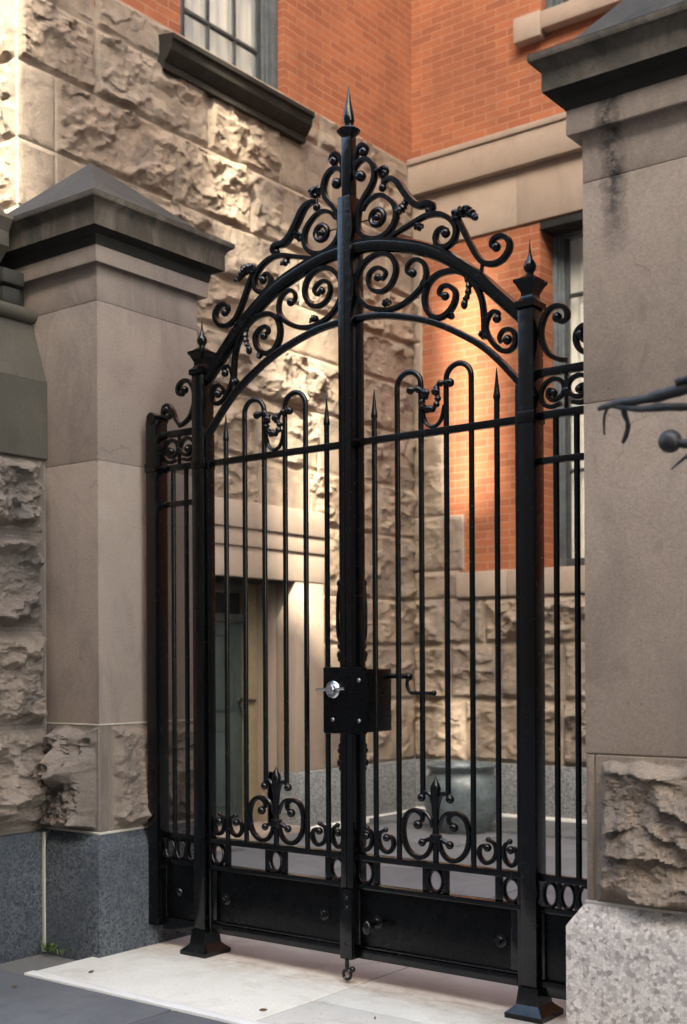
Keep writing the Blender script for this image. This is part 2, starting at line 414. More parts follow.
def rough_panel(O, U, N, w, h, blocks, res, seed, margin=.03, bulge=.045, holes=(), mort=.005, lay=(4, 7, 2.2, .47, .75), style=1.):
    """O origin corner, U unit vector along the wall, N outward normal, V = +Z.
       blocks: (u0, v0, u1, v1, amount) amount 0 = dressed smooth, 1 = full rock face"""
    nu = max(2, int(w / res) + 1); nv = max(2, int(h / res) + 1)
    u, v = np.meshgrid(np.linspace(0, w, nu), np.linspace(0, h, nv))
    H = np.zeros_like(u); rnd = np.zeros_like(u) + .4; DV = np.zeros_like(u); mm = np.ones_like(u)
    r = np.random.RandomState(seed)
    wx = (fbm(u*9, v*9, seed+50, 3) - .5) * margin * .9
    for bi, (u0, v0, u1, v1, amt) in enumerate(blocks):
        sel = (u >= u0) & (u <= u1) & (v >= v0) & (v <= v1)
        if not sel.any(): continue
        uu, vv = u[sel], v[sel]; sd = seed * 31 + bi * 7
        d = np.minimum(np.minimum(uu-u0, u1-uu), np.minimum(vv-v0, v1-vv))
        t = sstep(margin*.35, margin*1.15, d + wx[sel])
        cu, cv = (u0+u1)/2, (v0+v1)/2; L = max(u1-u0, .2); K = v1-v0
        # broken faces: lower envelope of tilted planes
        P = np.full_like(uu, 9.)
        for k in range(7):
            a, b = r.uniform(-.42, .42), r.uniform(-.42, .42)
            pu, pv = r.uniform(u0, u1), r.uniform(v0, v1)
            P = np.minimum(P, r.uniform(.55, 1.25) * bulge + (a*(uu-pu) + b*(vv-pv)) * .55)
        P = np.clip(P, -.2*bulge, 1.5*bulge)
        wu = uu + .035 * (fbm(uu*7, vv*7, sd+3, 3) - .5)
        wv = vv + .035 * (fbm(uu*7, vv*7, sd+4, 3) - .5)
        tilt = r.uniform(-.5, .5)
        ru, rv = wu + tilt*wv, wv - .3*tilt*wu
        # pitched face: scooped flakes at three sizes meeting in sharp arrises, over a lumpy mass
        n0 = fbm(uu*3.1, vv*3.6, sd+60, 3) - .45
        n1 = scoops(ru*5.2, rv*7.4, sd, 2.0, 1.3) - .22
        n2 = scoops(ru*12.5, rv*17., sd+70, 2.0, 1.3) - .25
        n3 = scoops(wu*31., wv*38., sd+140, 2.0, 1.2) - .25
        n4 = fbm(uu*24, vv*30, sd+5, 5, .72) - .5
        # a few bedding ledges that overhang (the lip is also pushed down so that it undercuts)
        lu = uu + .03 * (fbm(uu*6, vv*6, sd+23, 3) - .5); lw = vv + .035 * (fbm(uu*11, vv*8, sd+24, 4, .6) - .5)
        ph = (lw - tilt*.25*lu) * r.uniform(*lay[:2]) + lay[2] * (fbm(lu*2.6, lw*2.2, sd+9, 3, .5)) + r.uniform(0, 1)
        fr = ph - np.floor(ph)
        led = sstep(0, .1, fr) * (1 - fr) ** 1.3
        msk = sstep(lay[3], lay[3] + .22, fbm(lu*3.4, np.floor(ph)*3.7 + lw*2, sd+13, 3, .5))
        pt = .28 + .85 * sstep(.42, .62, fbm(wu*2.6 + 9*bi, wv*4.2, sd+90, 3))        # parts split flat, parts left broken
        hh = P*.5 + bulge * (.45 + n0*1.1 + pt * style * (n1*1.5 + n2*.62 + n3*.3) + n4*.62) + led * msk * bulge * lay[4]
        H[sel] = t * (amt * np.maximum(hh, .02*bulge) + (1-amt) * (.004 + (fbm(uu*9, vv*9, sd, 4)-.5)*.006))
        DV[sel] = -t * amt * led * sstep(.02, .1, fr) * msk * bulge * lay[4] * .4
        rnd[sel] = r.rand()
        mm[sel] = 1 - sstep(mort*.5, mort*1.3, d)
        H[sel] -= mm[sel] * .010
    O = np.array(O, float); U = np.array(U, float); N = np.array(N, float)
    V = O[None] + u.ravel()[:, None]*U[None] + H.ravel()[:, None]*N[None]
    V[:, 2] += v.ravel() + DV.ravel()
    idx = np.arange(nu*nv).reshape(nv, nu)
    q = np.stack([idx[:-1, :-1], idx[:-1, 1:], idx[1:, 1:], idx[1:, :-1]], -1).reshape(-1, 4)
    # outward orientation
    cr = np.cross(U, [0, 0, 1.])
    if np.dot(cr, N) < 0: q = q[:, ::-1]
    if holes:
        cu = (u[:-1, :-1] + u[1:, 1:]).ravel()/2; cv = (v[:-1, :-1] + v[1:, 1:]).ravel()/2
        keep = np.ones(len(q), bool)
        for a, b, c, d in holes: keep &= ~((cu > a) & (cu < c) & (cv > b) & (cv < d))
        q = q[keep]
    colr = np.stack([rnd.ravel(), mm.ravel(), np.zeros(nu*nv), np.ones(nu*nv)], 1)
    return V, q, colr

def join(*ps):
    V = []; F = []; C = []; n = 0
    for p in ps:
        V.append(p[0]); F.append(p[1] + n); C.append(p[2]); n += len(p[0])
    return np.concatenate(V), np.concatenate(F), np.concatenate(C)

def course_blocks(w, levels, seed, lmin=.45, lmax=1.0, smooth_p=.12, amt=(.55, 1.1)):
    r = random.Random(seed); out = []
    for z0, z1 in zip(levels[:-1], levels[1:]):
        x = -r.uniform(0, .5)
        while x < w:
            l = r.uniform(lmin, lmax)
            a, b = max(0, x), min(w, x + l)
            if w - b < .18: b = w
            if b - a > .02: out.append((a, z0, b, z1, .12 if r.random() < smooth_p else r.uniform(*amt)))
            x = b if b == w else x + l
    return out

# ------------------------------------------------------------------ layout constants (metres; camera stands at the origin)
EYE = 1.3
CX = -3.012                 # centre line of the gateway
GY = 4.01                  # plane of the iron bars
PF = 3.71                  # front face of the piers
PB = 4.35                  # back face of the piers
LX = -4.205            # inner face of the pier by the stoop
RX = -1.819            # inner face of the other pier
HX = -6.06                 # side wall of the house (faces +X)
HY = 9.0                   # far wing of the house (faces -Y)
HF = 4.72                  # street front of the house

# ------------------------------------------------------------------ ground
def slab(name, poly, z, m, thick=None, parent=None):
    mb = MB(); n = len(poly)
    if thick:
        vs = [(x, y, z) for x, y in poly] + [(x, y, z - thick) for x, y in poly]
        fs = [tuple(range(n))] + [tuple(2*n-1-i for i in range(n))] + [(i, n+i, n+(i+1) % n, (i+1) % n) for i in range(n)]
    else:
        vs = [(x, y, z) for x, y in poly]; fs = [tuple(range(n))]
    mb.add(vs, fs)
    return obj(name, mb, m, parent, smooth=False)

o = slab('ground', [(-150, -150), (150, -150), (150, 150), (-150, 150)], -.03, M['ground']); set_props(o, kind='structure')
# sidewalk: bluestone slabs with open joints
mb = MB()
r2 = random.Random(3)
xs = [-14.0]
while xs[-1] < 12: xs.append(xs[-1] + r2.uniform(1.35, 1.6))
rows = [(-1.9, -.55), (-.55, .78), (.78, 2.06), (2.06, 3.285)]
shift = [.2, .75, -.3, .62]
for (y0, y1), s in zip(rows, shift):
    for a, b in zip(xs[:-1], xs[1:]):
        mb.box(a + s + .004, b + s - .004, y0 + .004, y1 - .004, -.06, r2.uniform(-.0015, .0015), .004)
o = obj('sidewalk', mb, M['sidewalk']); set_props(o, kind='structure')
mb = MB().box(-30, 30, -9, -2.1, -.16, -.12)
o = obj('road', mb, M['ground'], smooth=False); set_props(o, kind='structure')
# pale concrete apron through the gateway, with a scored joint
mb = MB()
ax0, ax1, axm = LX + .052, RX - .052, CX + .05
mb.box(ax0 - .05, axm - .003, 3.345, 4.55, -.08, .002, .003).box(axm + .003, ax1 + .5, 3.345, 3.70, -.08, .001, .003).box(axm + .003, ax1, 3.70, 4.55, -.08, .001, .003)
o = obj('apron', mb, M['apron']); set_props(o, kind='structure')
mb = MB().box(ax0 - .055, ax1 + .6, 3.29, 3.343, -.08, .006, .004)
o = obj('apron_edge', mb, M['edge']); set_props(o, kind='structure')
# courtyard paving behind the gate
mb = MB()
ys = [4.555, 5.5, 6.45, 7.4, 8.2]
for k, (y0, y1) in enumerate(zip(ys[:-1], ys[1:])):
    x = HX + (.3 if k % 2 else -.4)
    while x < 3:
        l = r2.uniform(.9, 1.3)
        mb.box(max(x, HX) + .004, x + l - .004, y0 + .004, y1 - .004, -.06, r2.uniform(-.002, .002), .004); x += l
o = obj('courtyard_paving', mb, M['yard']); set_props(o, kind='structure')
mb = MB()
x = HX
while x < 3:
    l = r2.uniform(1., 1.4); mb.box(x + .004, x + l - .004, 8.204, HY, -.06, .02 + r2.uniform(-.002, .002), .004); x += l
o = obj('courtyard_step', mb, M['sidewalk']); set_props(o, kind='structure')

# ------------------------------------------------------------------ the two gate piers
def pier(x0, x1, zs, body, neckm, rough, gran, capm, capm2, label, seed, rough_on, inner, apex, lay):
    gz, rz, j2, jz, nb, nt, cb, cv, ev = zs
    t = thing('gate_pier', ((x0+x1)/2, (PF+PB)/2, 0), label, 'gate pier', 'stone gate piers')
    # granite plinth with a chamfered top
    obj('plinth', MB().rings(x0, x1, PF, PB, [(.05, -.05), (.05, gz - .075), (.046, gz - .068), (.006, gz - .006), (.0, gz)]), gran, t, ang=60)
    # rock-faced course
    ps = []
    W = x1 - x0; Hh = rz - gz
    ps.append(rough_panel((x0, PF, gz), (1, 0, 0), (0, -1, 0), W, Hh, rough_on['front'](W, Hh), .0062, seed, margin=.05, bulge=.078 if inner > 0 else .042, mort=.004, lay=lay, style=.8 if inner > 0 else .5))
    fx = x1 if inner > 0 else x0
    ps.append(rough_panel((fx, PF, gz), (0, 1, 0), (inner, 0, 0), PB-PF, Hh, rough_on['side'](PB-PF, Hh), .0062, seed+1, margin=.05, bulge=.036 if inner > 0 else .016, mort=.004, lay=lay))
    obj('rough_course', join(*ps), rough, t, ang=16)
    core = MB().box(x0 + .012, x1 - .012, PF + .012, PB - .002, gz + .001, rz - .001)
    obj('core', core, body, t, smooth=False)
    # dressed shaft: blocks with fine joints
    sh = MB()
    lv = [rz, j2, jz, nb + .02]
    for a, b in zip(lv[:-1], lv[1:]):
        sh.rings(x0, x1, PF, PB, [(-.0035, a + .0002), (0, a + .0045), (0, b - .0025), (-.0035, b - .0002)])
    obj('shaft', sh, body, t, ang=50)
    obj('neck_band', MB().rings(x0, x1, PF, PB, [(-.01, nb + .004), (.0, nb + .012), (.038, nb), (.040, nb + .003), (.039, nt + .008)]), neckm, t, ang=40)
    obj('soffit', MB().rings(x0, x1, PF, PB, [(.02, nt + .006), (.042, nt + .004), (.052, cb - .018), (.09, cb - .002), (.0965, cb)]), M['soot_shade'], t, ang=40)  # sooty underside, blackened further to paint the shade below the cornice
    obj('cornice', MB().rings(x0, x1, PF, PB, [(.05, cb + .0005), (.098, cb + .001), (.0985, cb + .005), (.0985, cv - .006), (.104, cv + .008), (.116, cv + .022), (.131, ev - .022), (.134, ev - .014), (.134, ev)]), capm, t, ang=28)
    mx, my = (x0+x1)/2, (PF+PB)/2
    cp = MB().rings(x0, x1, PF, PB, [(.128, ev), (.13, ev + .004), (.11, ev + .012), (.05, ev + .03)], cap=False)
    nn = len(cp.v) - 4
    cp.add([cp.v[nn], cp.v[nn+1], cp.v[nn+2], cp.v[nn+3], (mx, my, apex)], [(0, 1, 4), (1, 2, 4), (2, 3, 4), (3, 0, 4)])
    obj('cap', cp, capm2, t, ang=28)
    # mortar beds
    obj('mortar_bed', MB().rings(x0, x1, PF, PB, [(.0, gz - .003), (.0035, gz - .001), (.0035, gz + .007), (.0, gz + .009)]), M['mortar'], t, ang=60)
    if inner > 0:
        obj('mortar_bed', MB().rings(x0, x1, PF, PB, [(-.002, rz - .004), (.0022, rz - .003), (.0022, rz + .002), (-.002, rz + .003)]), M['mortar'], t, ang=60)
    return t

def rf_left_front(W, Hh):
    return [(W-.34, 0, W, Hh, 1.25), (0, 0, W-.34, Hh, 1.0)]
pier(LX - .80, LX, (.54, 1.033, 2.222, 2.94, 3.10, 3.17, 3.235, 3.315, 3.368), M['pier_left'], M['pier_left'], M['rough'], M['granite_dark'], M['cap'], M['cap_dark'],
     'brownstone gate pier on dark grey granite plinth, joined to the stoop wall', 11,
     dict(front=rf_left_front, side=lambda W, Hh: [(0.0, 0, .06, Hh, .05), (.06, 0, W, Hh, 1.0)]), 1, 3.76, (3, 5, 2.2, .5, .7))
rp = pier(RX, RX + .85, (.507, 1.0, 2.155, 2.885, 3.04, 3.118, 3.178, 3.25, 3.296), M['pier_right'], M['pier_right_neck'], M['rough_warm'], M['granite_pale'], M['cap'], M['cap_dark'],
     'pale brownstone gate pier with black streak below cap, on speckled pinkish granite plinth', 29,
     dict(front=lambda W, Hh: [(0, 0, .03, Hh, .05), (.03, 0, W, Hh, 1.15)], side=lambda W, Hh: [(0, 0, W, Hh, .9)]), -1, 3.80, (12.5, 14., 1.5, .34, .95))
# the streaked upper drum of the pale pier shares the run-off streak
for ch in rp.children:
    if ch.name.startswith('shaft'):
        ch.data.materials.clear(); ch.data.materials.append(M['pier_right_neck'])

# ------------------------------------------------------------------ stoop wall running out to the street from the pier
SX = -4.565
t = thing('stoop_wall', (SX - .3, 3.0, 0), 'rough stone stoop wall with mossy sloping coping, butting against the dark-plinth pier', 'stoop wall')
y0, y1 = 2.5, PF - .002
obj('plinth', MB().box(SX - .6, SX + .03, y0, y1, -.05, .535, .004), M['granite_dark'], t, ang=50)
obj('mortar_joint', MB().box(SX + .024, SX + .046, PF - .057, PF - .046, -.02, .533, .003), M['mortar'], t)
L = y1 - y0
blk = []
for z0, z1, cut in ((0, .48, (.62,)), (.48, .93, (.5,)), (.93, 1.37, (.72,)), (1.37, 1.72, (.4,))):
    e = [0, *cut, L - .006]
    for a, b in zip(e[:-1], e[1:]): blk.append((a, z0, b, z1, 1.25))
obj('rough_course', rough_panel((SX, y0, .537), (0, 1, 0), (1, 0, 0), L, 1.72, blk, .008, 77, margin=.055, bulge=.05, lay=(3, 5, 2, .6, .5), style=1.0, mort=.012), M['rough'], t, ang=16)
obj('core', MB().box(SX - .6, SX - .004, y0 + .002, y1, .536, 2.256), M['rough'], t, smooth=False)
def extr(prof, ya, yb):
    mb = MB(); n = len(prof)
    vs = [(x, ya, z) for x, z in prof] + [(x, yb, z) for x, z in prof]
    fs = [(i, (i+1) % n, n + (i+1) % n, n + i) for i in range(n)] + [tuple(range(n-1, -1, -1)), tuple(range(n, 2*n))]
    return mb.add(vs, fs)
obj('coping', extr([(SX-.6, 2.257), (SX + .012, 2.257), (SX + .016, 2.262), (SX + .016, 2.62), (SX + .008, 2.632), (SX - .085, 2.90), (SX - .09, 2.905), (SX-.6, 2.905)], y0, y1), M['coping'], t, ang=25)
obj('roll_moulding', extr([(SX-.55, 2.905), (SX - .085, 2.905)] + [(SX - .085 + .035*math.sin(a), 2.94 - .035*math.cos(a)) for a in [PI*k/8 for k in range(1, 8)]] + [(SX - .1, 2.975), (SX-.55, 2.975)], y0, y1), M['coping'], t, ang=50)
obj('frieze', MB().box(SX - .55, SX - .15, y0 + .01, y1, 2.975, 3.16, .003), M['cap_dark'], t)
br = MB()
for yy in (3.66, 3.44, 3.22, 3.0):
    br.box(SX - .2, SX - .1, yy - .11, yy + .02, 3.075, 3.145, .012); br.box(SX - .2, SX - .115, yy - .1, yy + .01, 2.985, 3.07, .02)
obj('bracket_row', br, M['cap_dark'], t)
obj('cornice', extr([(SX-.55, 3.16), (SX - .16, 3.16), (SX - .085, 3.23), (SX - .08, 3.235), (SX - .08, 3.30), (SX - .06, 3.335), (SX - .046, 3.352), (SX - .046, 3.368), (SX - .1, 3.385), (SX - .25, 3.6), (SX-.55, 3.6)], y0, PF - .14), M['cap'], t, ang=28)

# ------------------------------------------------------------------ the house
house = thing('town_house', (HX, HF, 0), 'rock-faced brownstone and red brick town house with windows, behind the gate', 'house')
ZB = 5.70
lev = [0, .53, 1.0, 1.39, 1.94, 2.37, 2.84, 3.26, 3.64, 4.05, 4.53, 4.97, ZB - .46]   # above the granite base (z = .46)
def hole(y0, z0, y1, z1): return (y0 - HF, z0 - .46, y1 - HF, z1 - .46)
DY0, DY1, DZ = 6.30, 7.345, 1.945
WY0, WY1 = 6.12, 7.245
W = HY - HF
bl = []
r3 = random.Random(21)
for z0, z1 in zip(lev[:-1], lev[1:]):
    x = 0.; first = True; par = int(z0*10) % 2
    while x < W - .01:
        l = (.62 if par else .3) if first else r3.uniform(.55, 1.15)
        b = min(W, x + l)
        if W - b < .2: b = W
        smooth = first and par == 0
        bl.append((x, z0, b, z1, .12 if (smooth or r3.random() < .1) else r3.uniform(.45, .9) * (.6 if z1 > 5. else 1)))
        x = b; first = False
obj('stone_wall', join(
    rough_panel((HX, HF, .46), (0, 1, 0), (1, 0, 0), W, ZB - .46, bl, .0125, 5, margin=.03, bulge=.040, style=1.15,
                holes=[hole(DY0 - .3, .4, DY1 + .36, 2.5)]),
    rough_panel((HX - 1.6, HF, .46), (1, 0, 0), (0, -1, 0), 1.6, ZB - .46, course_blocks(1.6, lev, 8, .4, .8, .2, (.5, .9)), .016, 6, margin=.035, bulge=.045)),
    M['house_rough'], house, ang=16)
obj('granite_base', MB().box(HX - .3, HX + .045, HF - .04, DY0, -.05, .46, .006).box(HX - .3, HX + .045, DY1, HY - .02, -.05, .46, .006).box(HX - .3, 3.0, HY - .045, HY + .3, -.05, .46, .006).box(HX - 1.6, HX - .3, HF - .04, HF + .3, -.05, .46, .006), M['granite_house'], house, ang=50)
obj('base_fillet', MB().box(HX + .045, HX + .075, DY1 + .1, HY - .05, -.02, .03, .006).box(HX + .045, 3., HY - .075, HY - .045, -.02, .045, .006), M['edge'], house, ang=50)
# brick storeys
def wallrect(axis, c, holes, a0, a1, z0, z1, depth):
    """flat wall with rectangular openings, built as strips; thickness `depth` going inward"""
    us = sorted({a0, a1, *[h[0] for h in holes], *[h[2] for h in holes]}); vs = sorted({z0, z1, *[h[1] for h in holes], *[h[3] for h in holes]})
    mb = MB()
    for i in range(len(us)-1):
        for j in range(len(vs)-1):
            cu, cv = (us[i]+us[i+1])/2, (vs[j]+vs[j+1])/2
            if cu < a0 or cu > a1 or any(h[0] < cu < h[2] and h[1] < cv < h[3] for h in holes): continue
            q = [(us[i], vs[j]), (us[i+1], vs[j]), (us[i+1], vs[j+1]), (us[i], vs[j+1])]
            mb.add([(c, u, v) if axis == 'x' else (u, c, v) for u, v in q], [(0, 1, 2, 3)])
    for h in holes:                                # reveals
        q = [(h[0], h[1]), (h[2], h[1]), (h[2], h[3]), (h[0], h[3])]
        for k in range(4):
            (u0, v0), (u1, v1) = q[k], q[(k+1) % 4]
            if axis == 'x': mb.add([(c, u0, v0), (c, u1, v1), (c - depth, u1, v1), (c - depth, u0, v0)], [(0, 1, 2, 3)])
            else: mb.add([(u0, c, v0), (u1, c, v1), (u1, c + depth, v1), (u0, c + depth, v0)], [(0, 1, 2, 3)])
    return mb
TOP = 12.5
mb = wallrect('x', HX, [(WY0, ZB - .14, WY1, 8.3)], HF, HY, ZB, TOP, .16)
mb.add([(HX - 1.6, HF, ZB), (HX, HF, ZB), (HX, HF, TOP), (HX - 1.6, HF, TOP)], [(0, 1, 2, 3)])
obj('brick_wall', mb, M['brick_side'], house, smooth=False)
FX0, FX1 = -4.80, -3.70
UX0, UX1 = -4.78, -3.72
ob = obj('brick_wall', wallrect('y', HY, [(FX0, 2.08, FX1, 4.93), (UX0, 6.60, UX1, 9.2)], HX, 3.0, 2.08, TOP, .36), M['brick_far'], house, smooth=False)
# dressed stone on the far wing: belt course, panel under it, sill band
obj('belt_course', extr([(HX, 5.385), (HX, 5.385)], 0, 0) if False else MB().box(HX + .012, 3.0, HY - .09, HY + .1, 5.40, 5.66, .004).box(HX + .012, 3.0, HY - .105, HY + .1, 5.662, 5.715, .006), M['smooth'], house, ang=50)
pan = MB(); x = HX + .012
for l in (1.05, 1.5, 1.2, 1.4, 1.3, 1.5, 1.2):
    pan.box(x + .002, x + l - .002, HY - .022, HY + .1, 4.935, 5.398, .003); x += l
obj('stone_lintel', pan, M['smooth'], house, ang=50)
sb = MB(); x = HX + .46
for l in (.5, .72, .8, .9, .9, 1., 1.1, 1.2):
    sb.box(x + .002, x + l - .002, HY - .05, HY + .1, 1.862, 2.078, .008); x += l
obj('sill_course', sb, M['smooth'], house, ang=50)
# rock-faced base of the far wing and its stepped quoins
fl = [0, .53, 1.0, 1.398]
WB = 3.0 - HX
fb = []
r4 = random.Random(12)
for z0, z1 in zip(fl[:-1], fl[1:]):
    x = 0.
    while x < WB - .01:
        b = min(WB, x + r4.uniform(.3, .78)); fb.append((x, z0, b, z1, r4.uniform(.45, 1.1))); x = b
obj('stone_wall', rough_panel((HX, HY - .012, .46), (1, 0, 0), (0, -1, 0), WB, 1.398, fb, .0145, 41, margin=.04, bulge=.045), M['house_rough'], house, ang=16)
qs = []
for k, (z0, z1, w) in enumerate([(1.86, 2.1, .47), (2.1, 2.58, .52), (2.58, 3.30, .35), (3.30, 3.74, .10), (3.74, 4.12, .10), (4.12, 4.51, .10), (4.51, 4.93, .10)]):
    qs.append(rough_panel((HX, HY - .016, z0), (1, 0, 0), (0, -1, 0), w, z1 - z0, [(0, 0, w, z1 - z0, .45 if w > .2 else .2)], .012, 60+k, margin=.03, bulge=.03))
    qs.append(rough_panel((HX + w, HY - .016, z0), (0, 1, 0), (1, 0, 0), .05, z1 - z0, [(0, 0, .05, z1 - z0, 0)], .02, 90+k))
obj('quoin_stones', join(*qs), M['house_rough'], house, ang=16)
# door surround (dressed) in the side wall
ds = MB()
LY0, LY1 = DY0 - .3, DY1 + .36
ds.box(HX - .2, HX + .012, LY0, LY1, DZ, 2.17, .004).box(HX - .2, HX + .03, LY0, LY1, 2.172, 2.30, .004).box(HX - .2, HX + .05, LY0, LY1, 2.302, 2.498, .006)
ds.box(HX - .2, HX + .004, DY1, DY1 + .36, .46, DZ - .002, .004).box(HX - .2, HX + .004, DY0 - .3, DY0, .46, DZ - .002, .004)
obj('door_surround', ds, M['smooth'], house, ang=50)
dj = MB().box(HX - .5, HX - .19, DY1, DY1 + .25, 0, DZ, .003).box(HX - .5, HX - .19, DY0 - .25, DY0, 0, DZ, .003)
obj('door_soffit', MB().box(HX - .5, HX - .19, DY0 + .001, DY1 - .001, DZ - .004, 2.2, .003).box(HX - .189, HX - .03, DY0 + .001, DY1 - .001, DZ - .006, DZ - .0005, .001), M['soot_shade'], house)  # doorway ceiling blackened to paint the shade under the lintel
dj.box(HX - .19, HX - .004, DY1 + .002, DY1 + .05, 0, .5).box(HX - .5, HX + .05, DY0, DY1, -.05, .05, .005)
obj('door_reveal', dj, M['smooth'], house, ang=50)
dX = HX - .44
d = obj('door', MB().box(dX - .05, dX, DY0 + .08, DY1 - .13, .05, 1.63, .004), M['door'], house)
obj('lintel_shade_panel', MB().box(dX - .05, dX - .02, DY0 + .08, DY1 - .13, 1.70, DZ - .08, .002), M['dark_room_and_shade'], d)  # dark panel added above the door as the lintel's painted shadow
obj('lintel_shade_bar', MB().box(dX - .05, dX + .03, DY0 + .078, DY1 - .128, 1.635, 1.698, .006), M['frame_dark'], d)  # dark bar added below the painted lintel shadow
pn = MB()
for z0, z1 in ((.2, .78), (.94, 1.52)):
    for a, b in ((DY0 + .18, DY0 + .5), (DY0 + .58, DY1 - .23)):
        pn.box(dX + .001, dX + .014, a, b, z0, z1, .012)
obj('door_panel', pn, M['door'], d)
obj('door_frame', MB().box(dX - .06, dX + .05, DY1 - .125, DY1 - .002, .05, DZ - .002, .006).box(dX - .06, dX + .05, DY0 + .002, DY0 + .075, .05, DZ - .002, .006), M['cream'], d)
obj('door_head', MB().box(dX - .06, dX + .05, DY0 + .076, DY1 - .126, DZ - .075, DZ - .002, .006), M['frame_dark'], d)  # head of the cream frame painted dark for the lintel's shade
h = MB().tube([(dX, DY1 - .17, 1.02), (dX + .06, DY1 - .17, 1.02), (dX + .07, DY1 - .14, 1.02), (dX + .07, DY1 - .05, 1.015)], .011, 8, up=(0, 0, 1)).ball((dX + .01, DY1 - .17, 1.02), .03, .4, 1, 1).tube([(dX + .02, DY1 - .165, .99), (dX + .04, DY1 - .165, .93)], .012, 8)
obj('door_handle', h, M['iron_old'], d)
# window helper
def wavy(axis, c, u0, u1, z0, z1, amp, wl, gap=None):
    mb = MB(); n = 70
    vs = []
    for k in range(n + 1):
        u = u0 + (u1-u0)*k/n
        q = c + amp*math.sin(2*PI*u/wl) + amp*.5*math.sin(2*PI*u/wl*2.3+1)
        for z in (z0, z1): vs.append((q, u, z) if axis == 'x' else (u, q, z))
    mb.add(vs, [(2*k, 2*k+2, 2*k+3, 2*k+1) for k in range(n)])
    return mb
def window(axis, c, a0, a1, z0, z1, parent, cols, rowsz, curt, frame_w=.11, inward=-1):
    """double-hung window set into an opening; axis of the wall normal, c = plane of the frame front"""
    def bx(mb, u0, u1, d0, d1, za, zb, bev=.004):
        p, q = sorted((c + inward*d0, c + inward*d1))
        if axis == 'x': mb.box(p, q, u0, u1, za, zb, bev)
        else: mb.box(u0, u1, p, q, za, zb, bev)
        return mb
    f = MB()
    e = .002
    for k, (w0, w1, dd) in enumerate(((0, frame_w*.45, -.01), (frame_w*.45, frame_w*.72, .02), (frame_w*.72, frame_w, .035))):
        for (u0, u1) in ((a0 + e + w0, a0 + e + w1), (a1 - e - w1, a1 - e - w0)): bx(f, u0, u1, dd, .12, z0 + e, z1 - e)
        bx(f, a0 + frame_w + .003, a1 - frame_w - .003, dd, .12, z1 - e - w1, z1 - e - w0)
    win = obj('window', f, M['frame'], parent)
    s = MB(); i0, i1 = a0 + frame_w + .003, a1 - frame_w - .003
    bx(s, i0, i1, .05, .09, z0 + .003, z0 + .085); bx(s, i0, i0 + .035, .05, .09, z0 + .087, z1 - frame_w); bx(s, i1 - .035, i1, .05, .09, z0 + .087, z1 - frame_w)
    for zz in rowsz: bx(s, i0 + .036, i1 - .036, .052, .088, zz - .014, zz + .014)
    for k in range(1, cols):
        u = i0 + (i1-i0)*k/cols
        ed = [z0 + .087] + [q for zz in rowsz for q in (zz - .0145, zz + .0145)] + [z1 - frame_w]
        for za, zb in zip(ed[::2], ed[1::2]): bx(s, u - .011, u + .011, .054, .086, za, zb)
    obj('sash', s, M['frame_dark'], win)
    g = MB(); bx(g, i0 + .04, i1 - .04, .068, .072, z0 + .08, z1 - frame_w, 0); obj('pane', g, M['glass'], win, smooth=False)
    cu = wavy(axis, c + inward*.13, i0 - .03, i1 + .03, z0, z1 - .05, .022, .13)
    obj('curtain', cu, M[curt], win, ang=180)
    b = MB(); bx(b, a0 - .3, a1 + .3, .55, .6, z0 - .3, z1 + .3, 0); obj('room_wall', b, M['dark_room_and_shade'], win, smooth=False)
    return win
w1 = window('x', HX - .07, WY0, WY1, 5.60, 8.28, house, 3, (5.985, 6.45, 6.95), 'curtain', .13)
sl = MB()
def extr_y(prof, ya, yb, mb):
    n = len(prof)
    vs = [(x, ya, z) for x, z in prof] + [(x, yb, z) for x, z in prof]
    mb.add(vs, [(i, (i+1) % n, n+(i+1) % n, n+i) for i in range(n)] + [tuple(range(n-1, -1, -1)), tuple(range(n, 2*n))])
extr_y([(HX - .14, 5.36), (HX + .06, 5.36), (HX + .065, 5.40), (HX + .06, 5.405), (HX + .085, 5.42), (HX + .125, 5.475), (HX + .135, 5.53), (HX + .155, 5.54), (HX + .155, 5.572), (HX + .02, 5.60), (HX - .14, 5.605)], 5.90, 7.43, sl)
obj('sill', sl, M['sill_dark'], w1, ang=25)
w2 = window('y', HY + .22, FX0, FX1, 2.085, 4.925, house, 2, (2.9, 3.5, 4.36), 'curtain_pale', .085, inward=1)
obj('head_shade_board', MB().box(FX0 + .002, FX1 - .002, HY - .005, HY + .21, 4.86, 4.926, .003), M['dark_room_and_shade'], w2)  # dark board added to paint the shade under the window head
w3 = window('y', HY + .09, UX0, UX1, 6.605, 9.18, house, 2, (7.3, 7.9), 'curtain', .14, inward=1)
obj('sill', MB().box(-4.99, -4.74, HY - .09, HY + .1, 6.41, 6.615, .008).box(-4.738, -3.4, HY - .09, HY + .12, 6.455, 6.60, .008), M['smooth'], w3, ang=50)
obj('roof', MB().box(HX - 1.6, 3.2, HF - .3, HY + .8, TOP, TOP + .3) if False else MB().box(HX - 1.6, HX + .3, HF - .3, HY + .6, TOP, TOP + .35, .02).box(HX + .302, 3.2, HY - .3, HY + .6, TOP, TOP + .35, .02), M['cap_dark'], house, ang=50)

# ------------------------------------------------------------------ planter in the courtyard
mb = MB().lathe(-5.02, 8.10, [(.15, .0), (.19, .0), (.225, .05), (.275, .14), (.305, .25), (.3, .34), (.27, .42), (.245, .46), (.25, .48), (.28, .5), (.283, .515), (.265, .525), (.235, .505), (.225, .46)], 40)
o = obj('planter', mb, M['pot'], ang=50); set_props(o, 'rounded blue-grey glazed pot standing on courtyard paving behind the gate', 'planter')

